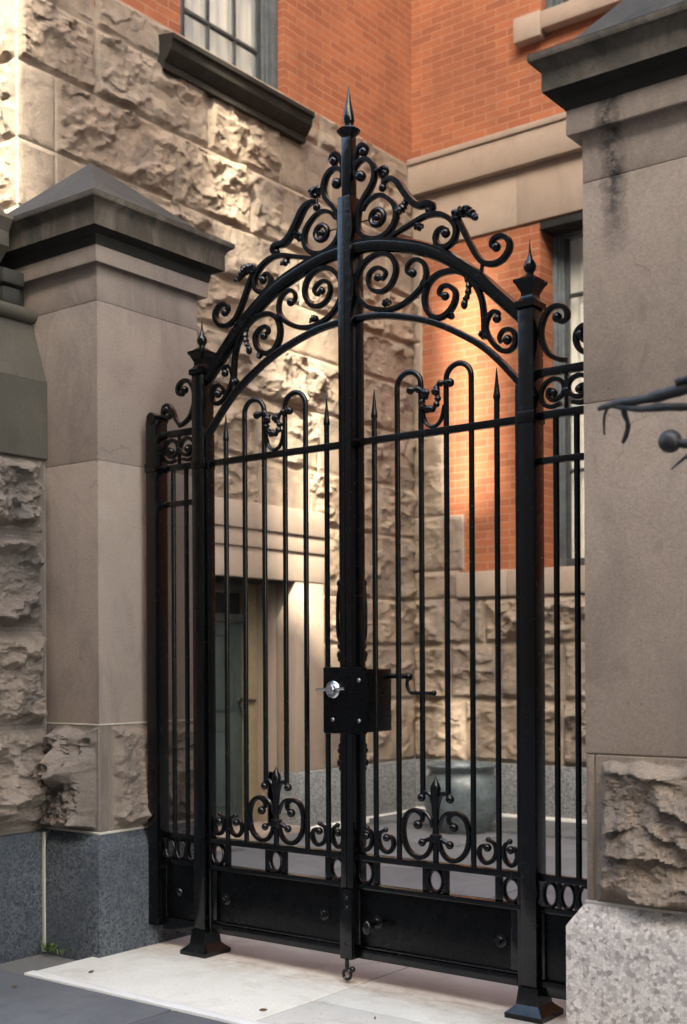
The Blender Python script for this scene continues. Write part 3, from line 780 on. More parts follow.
# ------------------------------------------------------------------ IRONWORK
def catmull(p, n=7, closed=False):
    out = []; N = len(p)
    def P(i): return p[i % N] if closed else p[max(0, min(N-1, i))]
    for i in range(N if closed else N-1):
        a, b, c, d = (np.array(P(i+k), float) for k in (-1, 0, 1, 2))
        for k in range(n):
            t = k / n
            out.append(tuple(.5*((2*b) + (c-a)*t + (2*a-5*b+4*c-d)*t*t + (3*b-a-3*c+d)*t**3)))
    if not closed: out.append(tuple(map(float, p[-1])))
    return out
def relax(p, it=2):
    p = [np.array(q, float) for q in p]
    for _ in range(it):
        p = [p[0]] + [.25*p[i-1] + .5*p[i] + .25*p[i+1] for i in range(1, len(p)-1)] + [p[-1]]
    return [tuple(q) for q in p]
def plane(pts, s, y=GY): return [(CX + s*g, y, z) for g, z in pts]
def spath(pts, n=7, it=3): return relax(catmull(pts, n), it)

def scroll(mb, pts, s, r=.0095, r_end=None, balls=(), y=GY, flat=1.25):
    q = spath(pts); N = len(q); r = r*1.12
    rr = [r] * N
    if r_end:
        rr = [r_end[0] + (r - r_end[0]) * min(1, i / (N*.25)) if i < N*.25 else (r_end[1] + (r - r_end[1]) * min(1, (N-1-i) / (N*.25)) if i > N*.75 else r) for i in range(N)]
    mb.tube(plane(q, s, y), rr, 10, flat=flat, sq=True)
    for (g, z, br) in balls: mb.ball((CX + s*g, y, z), br*1.04, 1, 1.05, 1)
    return mb

def leafy(mb, pts, s, r, y=GY, lobes=5):
    """cast acanthus sprig: a lumpy tapered sweep with side lobes"""
    q = spath(pts, 6, 2); N = len(q)
    rr = [r * (.45 + .75*math.sin(PI*(.12 + .8*i/(N-1)))) * (1 + .22*math.sin(i*2.1)) for i in range(N)]
    mb.tube(plane(q, s, y), rr, 10, flat=1.2)
    for k in range(lobes):
        i = int((k + .6) / lobes * (N-1)); g, z = q[i]
        a = k * 2.4
        mb.ball((CX + s*(g + r*.8*math.cos(a)), y - r*.7, z + r*.8*math.sin(a)), r*.62, 1.2, .8, .9, 8, 6)
    return mb

ARCH_O = [(-.01, 2.998), (.10, 2.992), (.20, 2.974), (.34, 2.932), (.44, 2.886), (.53, 2.828), (.625, 2.753), (.705, 2.676), (.80, 2.585)]
ARCH_I = [(-.01, 2.708), (.10, 2.704), (.20, 2.69), (.34, 2.652), (.44, 2.612), (.53, 2.563), (.625, 2.502), (.705, 2.430), (.80, 2.325)]
T1 = [(.068,3.275),(.05,3.278),(.034,3.293),(.03,3.316),(.047,3.338),(.082,3.346),(.114,3.326),(.13,3.288),(.126,3.249),(.105,3.217),(.076,3.186),(.056,3.153),(.046,3.117),(.047,3.078),(.064,3.045),(.1,3.02),(.146,3.010),(.192,3.022),(.226,3.054),(.236,3.09),(.226,3.128),(.197,3.16),(.157,3.182),(.117,3.180),(.088,3.164),(.068,3.14)]
T2 = [(.172,3.222),(.186,3.235),(.22,3.231),(.248,3.208),(.271,3.173),(.299,3.135),(.326,3.107),(.354,3.094),(.38,3.096),(.4,3.09),(.407,3.076),(.399,3.064),(.383,3.064)]
T3 = [(.195,3.0),(.265,3.020),(.321,3.036),(.36,3.046),(.40,3.049),(.44,3.041),(.477,3.021),(.507,2.989),(.515,2.954),(.5,2.923),(.467,2.908),(.434,2.921),(.42,2.951),(.43,2.978),(.452,2.986),(.474,2.974)]
T4 = [(.515,3.012),(.523,3.002),(.543,2.965),(.575,2.902),(.607,2.846),(.636,2.814),(.677,2.80),(.715,2.808),(.743,2.835),(.748,2.867),(.727,2.892),(.699,2.899),(.676,2.89),(.671,2.869),(.684,2.858)]
S1 = [(.15,2.858),(.168,2.842),(.184,2.868),(.148,2.893),(.108,2.884),(.097,2.849),(.117,2.81),(.157,2.793),(.197,2.803),(.226,2.838),(.234,2.878),(.215,2.92),(.175,2.944),(.123,2.945),(.076,2.924),(.047,2.886),(.036,2.84),(.053,2.788),(.094,2.746),(.146,2.724),(.203,2.714),(.254,2.720),(.299,2.737),(.34,2.762),(.368,2.79),(.378,2.827),(.369,2.861),(.343,2.884),(.31,2.888),(.288,2.87),(.288,2.845),(.307,2.832)]
S2 = [(.458,2.722),(.436,2.734),(.447,2.757),(.48,2.756),(.511,2.727),(.506,2.687),(.48,2.655),(.44,2.640),(.4,2.655),(.374,2.694),(.37,2.74),(.388,2.783),(.427,2.808),(.48,2.812),(.53,2.8),(.574,2.768),(.61,2.719),(.629,2.668),(.636,2.615),(.638,2.565),(.636,2.525)]
S3 = [(.690,2.597),(.70,2.612),(.676,2.622),(.654,2.604),(.644,2.57),(.655,2.535),(.68,2.498),(.711,2.470),(.745,2.464),(.768,2.483),(.77,2.519),(.752,2.541),(.721,2.544),(.702,2.522),(.708,2.5)]

def gate_leaf(s, label, with_post):
    t = thing('gate_leaf', (CX + s*.41, GY, .1), label, 'gate', 'two leaves of the black iron gate')
    y0, y1 = GY - .018, GY + .018
    def bxs(g0, g1, ya, yb, za, zb, bev=.003, mb=None):
        mb = mb or MB(); a, b = sorted((CX + s*g0, CX + s*g1)); return mb.box(a, b, ya, yb, za, zb, bev)
    def part(n, mb, m='iron', p=None, ang=38): return obj(n, mb, M[m], p or t, ang=ang)
    # arches: heavy moulded outer one, lighter inner one
    q = spath(ARCH_O, 6, 2); mb = MB(); mb.tube(plane(q, s), .021, 12, flat=1.15, sq=True)
    mb.tube(plane([(g, z + .0195) for g, z in q], s), .0115, 8, flat=2.3); mb.tube(plane([(g*.985, z - .021) for g, z in q], s), .008, 8, flat=2.2)
    part('arch_rail', mb)
    q = spath(ARCH_I, 6, 2); part('arch_rail', MB().tube(plane(q, s), .0135, 12, flat=1.2, sq=True))
    # rails
    part('rail', bxs(.022, .792, GY - .012, GY + .012, 2.187, 2.215))
    part('rail', bxs(.022, .792, GY - .022, GY + .022, .502, .527))
    part('rail', bxs(.022, .792, GY - .022, GY + .022, .386, .408))
    # hanging stile
    part('stile', bxs(.776, .793, GY - .02, GY + .02, .1, 2.33))
    if not with_post: part('stile', bxs(.024, .048, GY + .0, GY + .034, .1, 2.98))
    # kick panel
    kp = bxs(.022, .775, GY - .006, GY + .006, .108, .385, .001)
    k = part('kick_panel', kp, 'iron_panel')
    fr = MB(); bxs(.022, .775, GY - .02, GY + .018, .104, .145, .005, fr); bxs(.022, .775, GY - .013, GY - .0065, .147, .158, .003, fr)
    bxs(.022, .05, GY - .016, GY - .0065, .16, .384, .003, fr); bxs(.745, .775, GY - .016, GY - .0065, .16, .384, .003, fr)
    part('panel_frame', fr, 'iron', k)
    for g in ((.132, .700) if s > 0 else (.140, .690)):
        b = MB(); c = CX + s*g
        for (r, d0, d1) in ((.026, .006, .014), (.017, .014, .026), (.011, .026, .036)):
            vs = []; n = 16
            for d, rr in ((d0, r), (d1 - .002, r), (d1, r*.86)):
                vs += [(c + rr*math.cos(2*PI*i/n), GY - d, .262 + rr*math.sin(2*PI*i/n)) for i in range(n)]
            b.add(vs, [(j*n+i, j*n+(i+1) % n, (j+1)*n+(i+1) % n, (j+1)*n+i) for j in range(2) for i in range(n)] + [tuple(2*n+i for i in range(n))])
        if s > 0 and g < .2:                    # padlock-like latch knob
            b.tube([(c, GY - .03, .262), (c - .004, GY - .075, .258)], [.012, .018], 10, up=(0, 0, 1)); b.ball((c - .004, GY - .078, .25), .02, 1, .7, 1.5)
        part('bolt_boss', b, 'iron', k)
    # bars
    def bar(g, za, zb, r=.0113): return MB().tube([(CX + s*g, GY, za), (CX + s*g, GY, zb)], r, 12, up=(0, 1, 0))
    for g in (.122, .689):                      # spear bars
        o = part('spear_bar', bar(g, .52, 2.295))
        tip = MB().lathe(CX + s*g, GY, [(.0113, 2.29), (.0138, 2.296), (.0138, 2.304), (.0125, 2.31), (.008, 2.345), (.004, 2.385), (.001, 2.41)], 12)
        part('spear_tip', tip, 'iron', o)
    B1, B2, B3, B4 = .235, .348, .465, .578
    for a, b, za, zb in ((B1, B2, .52, .785), (B4, B3, .52, .785)):   # hooped pairs; the inner legs stop at the fleur
        c = (a+b)/2; rr = abs(b-a)/2; sg = 1 if b > a else -1
        pts = [(a, za), (a, 1.4), (a, 2.395)] + [(c - sg*rr*math.cos(k*PI/14), 2.395 + rr*math.sin(k*PI/14)) for k in range(1, 14)] + [(b, 2.395), (b, 1.4), (b, zb)]
        part('hoop_bar', MB().tube(plane(pts, s), .0113, 12))
    # U scroll and twisted leaf between the hoops
    u = spath([(B2 + .008, 2.30), (.37, 2.242), (.405, 2.222), (.44, 2.242), (B3 - .008, 2.30)])
    uo = part('scroll', MB().tube(plane(u, s), .008, 10, flat=1.2))
    q = spath([(.309,2.374),(.348,2.372),(.383,2.35),(.366,2.325),(.372,2.298),(.402,2.284),(.429,2.302),(.437,2.33),(.429,2.358),(.447,2.382),(.493,2.378)], 9, 2)
    tw = MB().tube(plane(q, s, GY - .016), [.0115*(1 + .28*math.sin(i*.95)) for i in range(len(q))], 10)
    for g, z in ((.309, 2.374), (.493, 2.378)): tw.ball((CX + s*g, GY - .016, z), .017)
    for g, z in ((.384, 2.352), (.43, 2.352), (.402, 2.288)): tw.ball((CX + s*g, GY - .022, z), .017, 1.1, .8, .9)
    part('leaf_ornament', tw, 'iron', uo)
    # scroll filling between the arches
    o = part('scroll', scroll(MB(), S1, s, .0098, (.0075, .0075), ((.143, 2.854, .0155), (.312, 2.838, .017))))
    part('leaf_ornament', leafy(MB(), [(.17, 2.735), (.185, 2.748), (.205, 2.738)], s, .011, GY, 3), 'iron', o)
    o = part('scroll', scroll(MB(), S2, s, .0105, (.008, .011), ((.463, 2.719, .0165),)))
    part('collar', MB().tube(plane([(.362, 2.79), (.385, 2.775)], s), .0155, 10, flat=1.4, sq=True), 'iron', o)
    part('leaf_ornament', leafy(MB(), [(.548, 2.79), (.57, 2.745), (.562, 2.70), (.549, 2.672)], s, .0095, GY, 2).ball((CX + s*.549, GY, 2.672), .014, 1, 1, 1.4), 'iron', o)
    part('leaf_ornament', leafy(MB(), [(.478, 2.652), (.488, 2.64), (.497, 2.628)], s, .011, GY, 2), 'iron', o)
    o = part('scroll', scroll(MB(), S3, s, .009, (.0075, .0075), ((.692, 2.593, .0165), (.736, 2.506, .018))))
    part('leaf_ornament', leafy(MB(), [(.615, 2.54), (.632, 2.548), (.648, 2.535)], s, .011, GY, 2), 'iron', o)
    # cresting above the outer arch
    c1 = scroll(MB(), T1, s, .0105, (.009, .008), ((.062, 3.282, .0215),))
    c1.tube([(CX + s*(.143 + .031*math.cos(a)), GY, 3.096 + .031*math.sin(a)) for a in [2*PI*k/20 for k in range(20)]], .0115, 10, closed=True, flat=1.3)
    c1.ball((CX + s*.143, GY - .004, 3.094), .014)
    c1.tube(plane([(.11, 3.098), (.047, 3.10)], s, GY + .008), .003, 6)
    part('scroll', c1)
    o = part('scroll', scroll(MB(), T2, s, .0135, (.009, .008), ((.388, 3.068, .0135),)))
    lv = leafy(MB(), [(.165, 3.262), (.172, 3.272), (.182, 3.262)], s, .02, GY, 4)
    part('leaf_ornament', lv, 'iron', o)
    part('leaf_ornament', MB().tube(plane([(.172, 3.255), (.169, 3.215)], s), .008, 8).ball((CX + s*.169, GY, 3.209), .0165), 'iron', o)
    lv = leafy(MB(), [(.285, 3.135), (.272, 3.112), (.252, 3.096), (.232, 3.102)], s, .0125, GY, 4)
    part('leaf_ornament', lv, 'iron', o)
    o = part('scroll', scroll(MB(), T3, s, .0105, (.009, .008), ((.467, 2.962, .018),)))
    part('leaf_ornament', leafy(MB(), [(.325, 3.028), (.34, 3.012), (.362, 3.018)], s, .0115, GY, 3), 'iron', o)
    t4 = scroll(MB(), T4, s, .0105, (.011, .008), ((.691, 2.861, .0175),)); t4.tube(plane([(.63, 2.812), (.622, 2.76)], s), .008, 8)
    o = part('scroll', t4)
    part('leaf_ornament', leafy(MB(), [(.507, 2.998), (.522, 3.021), (.552, 3.027), (.583, 3.012), (.606, 2.986)], s, .0165, GY - .004, 6), 'iron', o)
    # fleur-de-lis at the foot
    fc = .407
    fl = MB().tube(plane([(fc, .525), (fc, .60), (fc, .70), (fc, .77), (fc, .80), (fc, .815), (fc, .83), (fc, .845), (fc, .862)], s), [.012, .013, .0135, .019, .02, .0215, .0165, .008, .001], 12)
    fl.tube(plane([(fc, .598), (fc, .606), (fc, .632), (fc, .64)], s), [.014, .025, .025, .014], 12)
    for sg in (-1, 1):
        fl.tube(plane(spath([(fc + sg*.008, .74), (fc + sg*.022, .785), (fc + sg*.045, .797), (fc + sg*.066, .786)]), s), .0095, 8)
        fl.ball((CX + s*(fc + sg*.066), GY, .775), .0175)
        fl.tube(plane(spath([(fc + sg*.01, .618), (fc + sg*.035, .612), (fc + sg*.06, .60)]), s), .0095, 8)
        fl.ball((CX + s*(fc + sg*.064), GY, .598), .0165)
    f = part('fleur_de_lis', fl)
    for sg in (-1, 1):
        L = [(.076,.677),(.062,.686),(.064,.708),(.096,.723),(.13,.708),(.15,.667),(.15,.612),(.13,.566),(.092,.54),(.052,.545),(.026,.575),(.014,.62)]
        L2 = [(.014,.66),(.03,.70),(.055,.72),(.09,.724)]
        lo = scroll(MB(), [(fc + sg*a, z) for a, z in L], s, .0088, (.0075, .008), ((fc + sg*.083, .667, .018),))
        lo.tube(plane(spath([(fc + sg*a, z) for a, z in L2]), s), .0085, 8)
        part('scroll', lo, 'iron', f)
    # small C scrolls on the scroll rail
    for g, sg in ((.122, -1), (.122, 1), (.689, -1), (.689, 1)):
        kx = 1.28 if (g < .4) == (sg > 0) else 1.
        C = [(.047,.594),(.058,.607),(.074,.6),(.078,.578),(.066,.558),(.05,.553),(.03,.565),(.02,.59),(.026,.615),(.045,.625)]
        part('scroll', scroll(MB(), [(g + sg*(.05 + (a - .05)*kx), .59 + (z - .59)*1.2) for a, z in C], s, .0078, (.0065, .0065), ((g + sg*.05, .603, .0155), (g + sg*.046, .634, .0105))))
    # ring plates between the rails
    def ringp(g, w=.04):
        mb = MB().tube([(CX + s*(g + .034*math.cos(a)), GY, .455 + .044*math.sin(a)) for a in [2*PI*k/24 for k in range(24)]], .0085, 8, closed=True, flat=1.6)
        return mb
    for g in (.073, .407, .744): part('ring', ringp(g))
    for g in (.122, .362, .452, .689): part('spacer_plate', bxs(g - .014, g + .014, GY - .008, GY + .008, .409, .501, .001))
    return t, part, bxs

lbl_r = 'black iron gate leaf without lock, hung beside the pale granite plinth'
lbl_l = 'black iron gate leaf carrying the lock box and tall spiked meeting post'
tr, _, _ = gate_leaf(1, lbl_r, False)
tl, part, bxs = gate_leaf(-1, lbl_l, True)

# meeting post belongs to the leaf that carries the lock
def pst(mb, g0, g1, ya, yb, za, zb, bev=.003): return mb.box(CX + g0, CX + g1, ya, yb, za, zb, bev)
YF_, YB_ = 3.972, 4.052
mp = pst(MB(), -.032, .032, YF_, YB_, .1, 3.205, .003)
pst(mp, -.006, .0, YF_ - .004, YF_ + .002, .1, 3.2, .001)
post = obj('meeting_post', mp, M['iron'], tl)
fin = pst(MB(), -.0225, .0225, 3.988, 4.034, 3.206, 3.455, .003)
fin.lathe(CX, GY, [(.022, 3.45), (.03, 3.458), (.044, 3.472), (.05, 3.48), (.045, 3.486), (.03, 3.484), (.02, 3.492), (.018, 3.505), (.022, 3.512), (.025, 3.524), (.0235, 3.542), (.0155, 3.578), (.009, 3.612), (.0045, 3.64), (.001, 3.668)], 16)
finial = obj('spike_finial', fin, M['iron'], post)
for sg in (-1, 1):
    sc_ = scroll(MB(), [(sg*a, z) for a, z in [(.02,3.31),(.028,3.345),(.04,3.378),(.058,3.402),(.078,3.403),(.09,3.388),(.084,3.37)]], 1, .0098, (.0098, .008), ((sg*.076, 3.377, .019),))
    obj('scroll', sc_, M['iron'], post)
# long pull handles beside the post, above and below the lock
for sg, yy in ((-1, 3.99), (1, 4.058)):
    g = sg*.05 if sg < 0 else .036
    hp = MB().tube(plane(spath([(g*.72, 1.62), (g, 1.585), (g*1.08, 1.52), (g*1.08, 1.46), (g, 1.41), (g*.72, 1.385)]), 1, yy), .008, 10)
    for z, rr in ((1.63, .015), (1.608, .012), (1.372, .013), (1.338, .016), (1.32, .012)): hp.ball((CX + g*.8, yy, z), rr, 1, 1, 1.2)
    hp.tube(plane([(g*.74, 1.64), (g*.74, 1.30)], 1, yy), .006, 8)
    obj('pull_handle', hp, M['iron'], post)
    dr = MB()
    for z, rr in ((.965, .012), (.945, .015), (.92, .011), (.895, .017), (.87, .01)): dr.ball((CX + g*.78, yy, z), rr, 1.1, 1, 1.1)
    dr.tube(plane([(g*.74, 1.0), (g*.74, .865)], 1, yy), .007, 8)
    obj('drop_ornament', dr, M['iron'], post)
# lock box
lb = MB(); lb.box(CX - .085, CX + .131, 3.928, 3.942, 1.018, 1.288, .006); lb.box(CX - .06, CX + .129, 3.943, 4.112, 1.026, 1.279, .004)
lock = obj('lock_box', lb, M['iron_panel'], tl)
cyl = MB(); n = 24; c = (CX - .026, 1.197)
vs = []
for d, rr in ((0, .036), (.012, .036), (.018, .031), (.018, .026), (.026, .024), (.034, .019), (.036, .0)):
    vs += [(c[0] + max(rr, .0005)*math.cos(2*PI*i/n), 3.928 - d, c[1] + max(rr, .0005)*math.sin(2*PI*i/n)) for i in range(n)]
cyl.add(vs, [(j*n+i, j*n+(i+1) % n, (j+1)*n+(i+1) % n, (j+1)*n+i) for j in range(6) for i in range(n)])
cyl.tube([(c[0] - .08, 3.912, c[1] - .002), (c[0] - .02, 3.91, c[1])], .006, 8, up=(0, 0, 1)).tube([(c[0] + .02, 3.91, c[1] + .002), (c[0] + .062, 3.914, c[1] + .004)], .005, 8, up=(0, 0, 1))
cyl.box(c[0] - .012, c[0] + .012, 3.887, 3.894, c[1] - .004, c[1] + .004, .001)
obj('lock_cylinder', cyl, M['chrome'], lock)
for g, z in ((.098, 1.235), (-.035, 1.075), (.098, 1.072)):
    obj('screw', MB().ball((CX + g, 3.928, z), .0085, 1, .55, 1, 12, 8), M['screw'], lock)
ch = MB().tube([(CX + .10, 4.09, 1.252), (CX + .215, 4.10, 1.248), (CX + .232, 4.10, 1.246)], .0105, 10, up=(0, 0, 1))
ch.ball((CX + .222, 4.10, 1.247), .017); ch.tube(plane(spath([(.222, 1.25), (.213, 1.215), (.228, 1.186), (.25, 1.182), (.34, 1.182)]), 1, 4.10), .0075, 10); ch.ball((CX + .342, 4.10, 1.182), .012)
obj('crank_handle', ch, M['iron'], lock)
# strap, drop bolt and keeper ring at the foot
st = pst(MB(), -.03, .03, 3.962, 3.971, .1, .385, .002)
for z in (.35, .31, .16): st.ball((CX + .003, 3.962, z), .009, 1, .6, 1)
obj('strap', st, M['iron'], post)
db = MB().tube([(CX + .004, 3.965, .1), (CX + .004, 3.965, .055)], .009, 10)
db.tube([(CX + .004 + .019*math.cos(a), 3.965, .038 + .019*math.sin(a)) for a in [2*PI*k/16 for k in range(16)]], .0065, 8, closed=True); db.ball((CX + .03, 3.966, .062), .013)
obj('drop_bolt', db, M['iron'], post)

# fixed gate posts
def gate_post(s, label):
    x = CX + s*.832
    t = thing('gate_post', (x, GY, 0), label, 'gate post', 'square iron gate posts')
    obj('shaft', MB().box(x - .032, x + .032, YF_, YB_, .11, 2.60, .003).box(x - .036, x + .036, YF_ - .004, YB_ + .004, 2.18, 2.222, .003), M['iron'], t)
    b = MB().rings(x - .03, x + .03, YF_ + .002, YB_ - .002, [(.045, -.02), (.047, .012), (.047, .02), (.04, .026), (.022, .042), (.016, .05), (.009, .112), (.002, .115)])
    obj('base', b, M['iron'], t, ang=25)
    f = MB().rings(x - .032, x + .032, YF_, YB_, [(.0, 2.60), (.008, 2.603), (.008, 2.625), (-.004, 2.636), (-.009, 2.645), (-.009, 2.66), (.004, 2.688), (.012, 2.698), (.012, 2.708), (-.004, 2.714), (-.02, 2.728)])
    f.lathe(x, GY, [(.014, 2.725), (.014, 2.738), (.021, 2.746), (.0245, 2.758), (.021, 2.772), (.012, 2.785), (.006, 2.805), (.003, 2.83), (.0008, 2.862)], 16)
    obj('finial', f, M['iron'], t, ang=30)
    return t
gate_post(-1, 'square black iron gate post with urn finial, nearer the dark grey granite plinth')
gate_post(1, 'square black iron gate post with urn finial, nearer the pale speckled granite plinth')

# fixed side panels between post and pier
def side_panel(s, label):
    t = thing('side_panel', (CX + s*1.0, GY, 0), label, 'railing', 'fixed iron side panels')
    e = 1.148
    def bxs(g0, g1, ya, yb, za, zb, bev=.003, mb=None):
        mb = mb or MB(); a, b = sorted((CX + s*g0, CX + s*g1)); return mb.box(a, b, ya, yb, za, zb, bev)
    def part(n, mb, m='iron', p=None, ang=38): return obj(n, mb, M[m], p or t, ang=ang)
    i0 = .866
    st = bxs(1.085, e, GY - .05, GY + .03, .1, 2.43); bxs(1.08, e + .004, GY - .055, GY + .034, 2.19, 2.23, .003, st)
    st.tube([(CX + s*1.11, GY - .055, 2.437), (CX + s*1.11, GY + .035, 2.437)], .027, 12, up=(0, 0, 1))
    part('stile', st)
    for z0, z1 in ((2.345, 2.375), (2.19, 2.218), (2.026, 2.05), (.502, .527), (.386, .408)): part('rail', bxs(i0, 1.084, GY - .014, GY + .014, z0, z1))
    for g in (.935, 1.018): part('bar', MB().tube([(CX + s*g, GY, .52), (CX + s*g, GY, 2.195)], .0113, 12))
    k = part('kick_panel', bxs(i0, 1.084, GY - .006, GY + .006, .108, .385, .001), 'iron_panel')
    part('panel_frame', bxs(i0, 1.084, GY - .02, GY + .018, .084, .14, .005, bxs(1.06, 1.084, GY - .014, GY - .0065, .142, .384, .003, bxs(i0, i0 + .02, GY - .014, GY - .0065, .142, .384, .003))), 'iron', k)
    b = MB(); c = CX + s*.985
    for r, d in ((.022, .012), (.015, .02), (.01, .028)): b.ball((c, GY - d*.5 - .004, .26), r, 1, .6, 1)
    part('bolt_boss', b, 'iron', k)
    # upper frieze of two ringed volutes
    for c, sg in ((.925, 1), (1.03, -1)):
        P = [(c + sg*(.05 - .05), 2.275)]
        V = [(.006*sg, 2.29), (-.016*sg, 2.296), (-.022*sg, 2.275), (-.004*sg, 2.256), (.026*sg, 2.262), (.046*sg, 2.285), (.036*sg, 2.318), (.004*sg, 2.332), (-.03*sg, 2.32), (-.05*sg, 2.285), (-.04*sg, 2.248), (-.008*sg, 2.232), (.03*sg, 2.24)]
        part('scroll', scroll(MB(), [(c + a, z) for a, z in V], s, .008, (.007, .008), ((c + .002*sg, 2.282, .015),)))
    tie = bxs(.972, .984, GY - .008, GY + .008, 2.219, 2.344, .002); tie.ball((CX + s*.978, GY, 2.285), .014, 1.4, 1, 1)
    part('tie', tie)
    # cresting volutes
    for m in (0, 1):
        Q = [(.938,2.553),(.958,2.534),(.983,2.545),(.978,2.578),(.945,2.595),(.908,2.585),(.883,2.545),(.878,2.49),(.905,2.43),(.945,2.402),(.978,2.393)]
        if m: Q = [(1.956 - a, z - .02*max(0, (z - 2.39)/.2)) for a, z in Q]; Q = [(min(a, 1.09), z) for a, z in Q]
        if m: Q = [(1.03,2.476),(1.05,2.452),(1.078,2.462),(1.072,2.494),(1.045,2.505),(1.02,2.485),(1.018,2.45),(1.04,2.415),(1.09,2.395)] if s > 0 else [(1.052,2.478),(1.03,2.47),(1.035,2.445),(1.062,2.44),(1.08,2.46),(1.072,2.49),(1.045,2.495),(1.02,2.47),(1.0,2.43),(.975,2.398)]
        bb = (Q[0][0] + .004, Q[0][1], .018)
        part('scroll', scroll(MB(), Q, s, .0095, (.008, .009), (bb,)))
    rg = MB()
    for g in (.905, .975, 1.045):
        part('ring', MB().tube([(CX + s*(g + .027*math.cos(a)), GY, .455 + .044*math.sin(a)) for a in [2*PI*k/24 for k in range(24)]], .0075, 8, closed=True, flat=1.6))
    for g in (.94, 1.01): part('spacer_plate', bxs(g - .008, g + .008, GY - .008, GY + .008, .409, .501, .001))
    return t
side_panel(-1, 'narrow fixed iron side panel against the dark-plinth pier')
side_panel(1, 'narrow fixed iron side panel against the pale-plinth pier')

# ------------------------------------------------------------------ iron railing end at the street edge (twig-like arms and round knob)
BY = 2.75; NX = -.92
t = thing('iron_railing', (NX, BY, 0), 'weathered iron railing end with twig-like arm and round knob, before the pale pier', 'railing')
obj('newel', MB().box(NX - .02, NX + .02, BY - .02, BY + .02, 0, 2.3, .004).rings(NX - .02, NX + .02, BY - .02, BY + .02, [(.05, -.02), (.05, .02), (.02, .06), (.005, .07)]), M['iron_old'], t)
def twig(mb, pts, r0, r1):
    q = relax(catmull(pts, 7), 2); N = len(q)
    rr = [(r0 + (r1 - r0)*i/(N-1)) * (1 + .07*math.sin(i*.9) + .1*math.sin(i*.37)) for i in range(N)]
    mb.tube([(a, BY + d, z) for a, z, d in q], rr, 10)
    return mb
arm = MB()
twig(arm, [(NX,1.95,0),(-1.059,1.937,0),(-1.09,1.935,-.005),(-1.148,1.929,0),(-1.206,1.927,.01),(-1.257,1.930,.02),(-1.309,1.931,.04),(-1.335,1.931,.06)], .019, .0065)
twig(arm, [(NX,1.90,0),(-1.059,1.894,.01),(-1.09,1.895,.01),(-1.143,1.9,0),(-1.206,1.905,.01),(-1.252,1.918,.02),(-1.288,1.929,.03)], .0115, .007)
twig(arm, [(-1.25,1.93,.02),(-1.256,1.906,.03),(-1.251,1.882,.04),(-1.259,1.859,.05),(-1.273,1.84,.06)], .008, .0055)
twig(arm, [(-1.30,1.931,.04),(-1.322,1.912,.06),(-1.332,1.87,.08)], .004, .003)
obj('arm', arm, M['iron_old'], t)
obj('stub', twig(MB(), [(NX,1.965,-.01),(-1.059,1.956,-.015),(-1.09,1.953,-.015),(-1.106,1.95,-.015)], .011, .0095), M['iron_old'], t)
kb = MB().ball((-1.128, BY, 1.818), .0275, 1, 1, 1, 20, 14); twig(kb, [(NX,1.775,0),(-1.0,1.79,0),(-1.06,1.80,0),(-1.128,1.818,0)], .012, .011)
obj('knob', kb, M['iron_old'], t)
obj('spike', twig(MB(), [(NX,1.83,0),(-1.0,1.81,0),(-1.059,1.794,0),(-1.09,1.777,0),(-1.126,1.752,0)], .009, .002), M['iron_old'], t)

# ------------------------------------------------------------------ small things on the ground
def tuft(x, y, n, h, label, group=None):
    mb = MB(); rr = random.Random(int(x*1000))
    for k in range(n):
        a = rr.uniform(0, 2*PI); L = h*rr.uniform(.5, 1.1); w = rr.uniform(.003, .006); ln = rr.uniform(.2, .9)
        bx, by = x + rr.uniform(-.03, .03), y + rr.uniform(-.02, .02)
        p0 = np.array((bx, by, 0)); d = np.array((math.cos(a)*ln, math.sin(a)*ln, 1.))
        sd = np.array((-math.sin(a), math.cos(a), 0))*w
        pts = [p0, p0 + d*L*.5, p0 + d*L + np.array((math.cos(a), math.sin(a), -.5))*L*.35]
        mb.add([pts[0]-sd*.6, pts[0]+sd*.6, pts[1]+sd, pts[1]-sd, pts[2]], [(0, 1, 2, 3), (3, 2, 4)])
    o = obj('weed', mb, M['leaf']); return set_props(o, label, 'weed', group)
tuft(-4.46, 3.62, 26, .05, 'small green weed growing in the corner where the stoop wall meets the dark plinth')
tuft(-4.37, 3.625, 14, .028, 'tiny weed at the foot of the dark granite plinth, beside the larger weed')
def litter(x, y, L, rot, label, m='dry_leaf'):
    mb = MB(); c, s_ = math.cos(rot), math.sin(rot)
    P = [(-L, 0, .002), (-.4*L, .33*L, .006), (.4*L, .28*L, .005), (L, 0, .007), (.4*L, -.3*L, .003), (-.4*L, -.33*L, .004), (0, 0, .008)]
    vs = [(x + p*c - q*s_, y + p*s_ + q*c, .006 + z) for p, q, z in P] + [(x + p*c - q*s_, y + p*s_ + q*c, .004 + z*.6) for p, q, z in P]
    fs = [(6, k, (k+1) % 6) for k in range(6)] + [(13, 7 + (k+1) % 6, 7 + k) for k in range(6)] + [(k, 7+k, 7+(k+1) % 6, (k+1) % 6) for k in range(6)]
    mb.add(vs, fs); o = obj('fallen_leaf', mb, M[m]); return set_props(o, label, 'leaf', 'dry leaves fallen on the pavement')
litter(-3.02, 3.46, .016, .4, 'dry brown leaf lying on the pale apron in front of the drop bolt')
litter(-3.98, 3.46, .013, 1.3, 'dark dry leaf at the corner of the pale apron by the dark plinth')
litter(-4.05, 3.12, .014, .2, 'small dry leaf lying on the grey sidewalk slab')
litter(-2.62, 3.62, .008, 2.0, 'tiny dark leaf scrap on the pale apron near the gate post with pale plinth')

